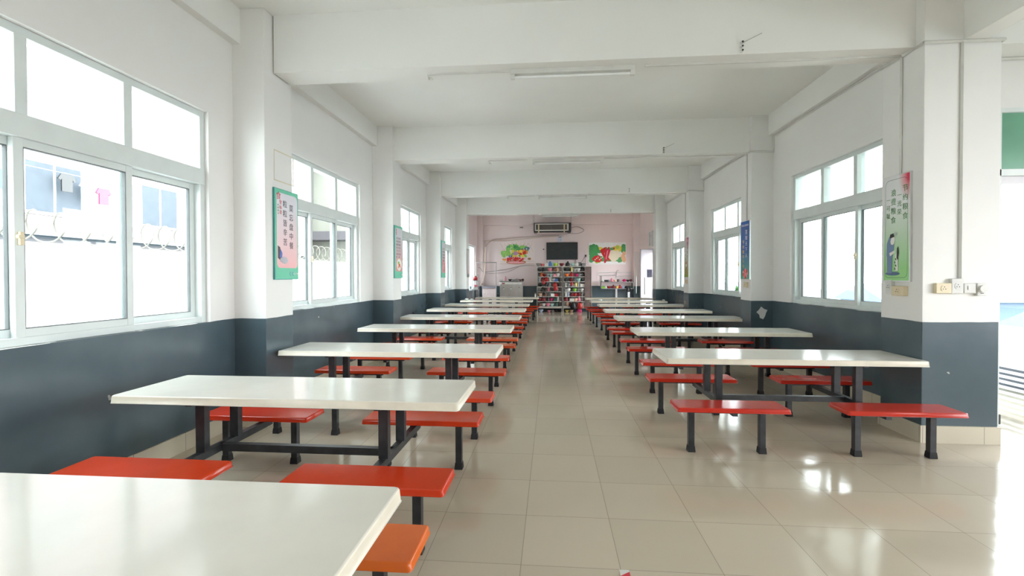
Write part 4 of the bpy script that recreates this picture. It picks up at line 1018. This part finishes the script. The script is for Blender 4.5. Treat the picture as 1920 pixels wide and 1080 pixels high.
PANE = mat('dark window pane', (.085, .095, .11), .8, spec=.05)
for fl in range(4):
    for q in range(8):
        y_ = -3 + q * 3.6; z_ = 3.2 + fl * 3.0
        bm = B(); box(bm, -14.02, -13.95, y_, y_ + 1.6, z_, z_ + 1.5); wf = obj('window', bm, UPVC, t_)
        for e in range(2): boxo('pane', (-13.95, -13.94, y_ + .06 + e * .78, y_ + .76 + e * .78, z_ + .08, z_ + 1.42), PANE if fl == 0 else mat('paler window pane', (.15, .15, .155), .8, spec=.05), wf)  # upper floors take a paler pane colour than the lowest row; no curtains modelled
bm = B(); box(bm, -14, -13.6, -5, 26, 2.6, 2.75); obj('ledge', bm, mat('weathered ledge', (.22, .19, .19), .9, spec=.1), t_)
bm = B(); box(bm, -14, -12.2, -5, 26, 2.05, 2.15); obj('canopy', bm, mat('pale blue canopy', (.06, .16, .20), .7, spec=.1), t_)
gcol = ['blue', 'red', 'red', 'dark', 'red', 'blue', 'dark', 'pale blue', 'magenta']
GY = [8.0, 8.5, 9.0, 9.5, 10.0, 10.7, 12.3, 12.9, 13.4]
pg = None
for i, (y_, c_) in enumerate(zip(GY, gcol)):
    if pg is None:
        bm = B(); v = [(-.22, .30), (.22, .30), (.34, .10), (.24, .05), (.20, .12), (.20, -.35), (-.20, -.35), (-.20, .12), (-.24, .05), (-.34, .10)]
        a = [bm.verts.new((0, x_, z_)) for x_, z_ in v]; f = bm.faces.new(a); r = bmesh.ops.extrude_face_region(bm, geom=[f]); bmesh.ops.translate(bm, vec=(.05, 0, 0), verts=[q for q in r['geom'] if isinstance(q, bmesh.types.BMVert)])
        pg = obj('hanging_shirt', bm, CROCK); o = pg
    else: o = pg.copy(); COL.objects.link(o)
    o.location = (-13.70, y_, 4.15 - .1 * (i % 3)); o.scale = (.75,) * 3; o.color = tuple(c * .45 for c in CLR[c_]) + (1,)
    tag(o, '%s shirt on the line outside the near left window, %s' % (c_, ['leftmost', 'second', 'third', 'fourth', 'fifth', 'sixth', 'seventh', 'eighth', 'rightmost'][i]), 'clothing', 'clothes on the line outside')
bm = B(); tube(bm, [(-13.68, 7.2, 4.4), (-13.68, 14.2, 4.4)], .012, 5); tag(obj('clothes_line', bm, GREYM), 'thin line holding the washing outside the left window', 'line')
t_ = thing('side_building', 'cream building with an air conditioner seen through the second left window', 'building', (0, 0, 0))
bm = B(); box(bm, -26, -9, 27.5, 33, -.2, 12); obj('facade', bm, mat('cream tile render', (.20, .20, .17), .9, var=.05, scale=1, spec=.1), t_)
bm = B(); box(bm, -22, -8.2, 26.3, 27.5, 3.6, 4.1); obj('eave', bm, mat('grey eave', (.08, .075, .08), .9, spec=.1), t_)
bm = B(); box(bm, -14.5, -13.6, 27.1, 27.5, 8.0, 8.8, bev=.03); obj('air_conditioner_box', bm, PLAST, t_)
# low roofs and shrubs beyond the right windows
RF = [(26, 20, 12, 5, 3.2, 'long pale roof beyond the nearest right window'), (34, 42, 16, 6, 3.4, 'low grey roof farther beyond the nearest right window'), (22, 62, 10, 7, 3.2, 'low roof beyond the second right window')]
for i, (x_, y_, sx, sy_, hh, lab) in enumerate(RF):
    t_ = thing('low_building', lab, 'building', (x_, y_, -4))
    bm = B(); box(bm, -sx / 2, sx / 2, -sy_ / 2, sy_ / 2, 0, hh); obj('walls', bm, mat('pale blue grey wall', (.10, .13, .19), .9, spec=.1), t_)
    bm = B(); v = [bm.verts.new(p) for p in ((-sx / 2 - .4, -sy_ / 2 - .4, hh), (sx / 2 + .4, -sy_ / 2 - .4, hh), (sx / 2 + .4, sy_ / 2 + .4, hh), (-sx / 2 - .4, sy_ / 2 + .4, hh), (-sx / 2 - .4, 0, hh + 1.4), (sx / 2 + .4, 0, hh + 1.4))]
    for f_ in ((0, 1, 5, 4), (3, 4, 5, 2), (0, 4, 3), (1, 2, 5), (0, 3, 2, 1)): bm.faces.new([v[q] for q in f_])
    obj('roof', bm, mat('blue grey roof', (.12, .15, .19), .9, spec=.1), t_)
def bush(x, y, z, s, lab, seed):
    t_ = thing('leafy_tree', lab, 'tree', (x, y, z), 'trees beyond the right windows')
    rnd = random.Random(seed); bm = B()
    for q in range(420):
        d = Vector((rnd.gauss(0, 1), rnd.gauss(0, 1), rnd.gauss(0, 1))).normalized() * s * rnd.uniform(.6, 1.0); d.z = d.z * .8 + s * 1.5
        a = Vector((rnd.gauss(0, 1), rnd.gauss(0, 1), rnd.gauss(0, 1))).normalized() * s * .13; b_ = a.cross(d).normalized() * s * .08
        vs = [bm.verts.new(d + a), bm.verts.new(d + b_), bm.verts.new(d - a), bm.verts.new(d - b_)]; bm.faces.new(vs)
    obj('crown', bm, mat('leaf green', (.04, .09, .03), .8, var=.4, scale=2, spec=.1), t_)
    bm = B(); tube(bm, [(0, 0, 0), (0, 0, s * 1.2)], [s * .09, s * .05], 8); obj('trunk', bm, BROWN, t_)
for i, (x_, y_, s_, lab) in enumerate([(14, 34, 2.0, 'leafy tree nearest beyond the second right window'), (17, 41, 2.2, 'leafy tree farther beyond the second right window'), (15, 50, 2.2, 'leafy tree beyond the farthest right window'), (12.5, 46, 1.9, 'low leafy tree beyond the farthest right window')]):
    bush(x_, y_, -4, s_, lab, i)
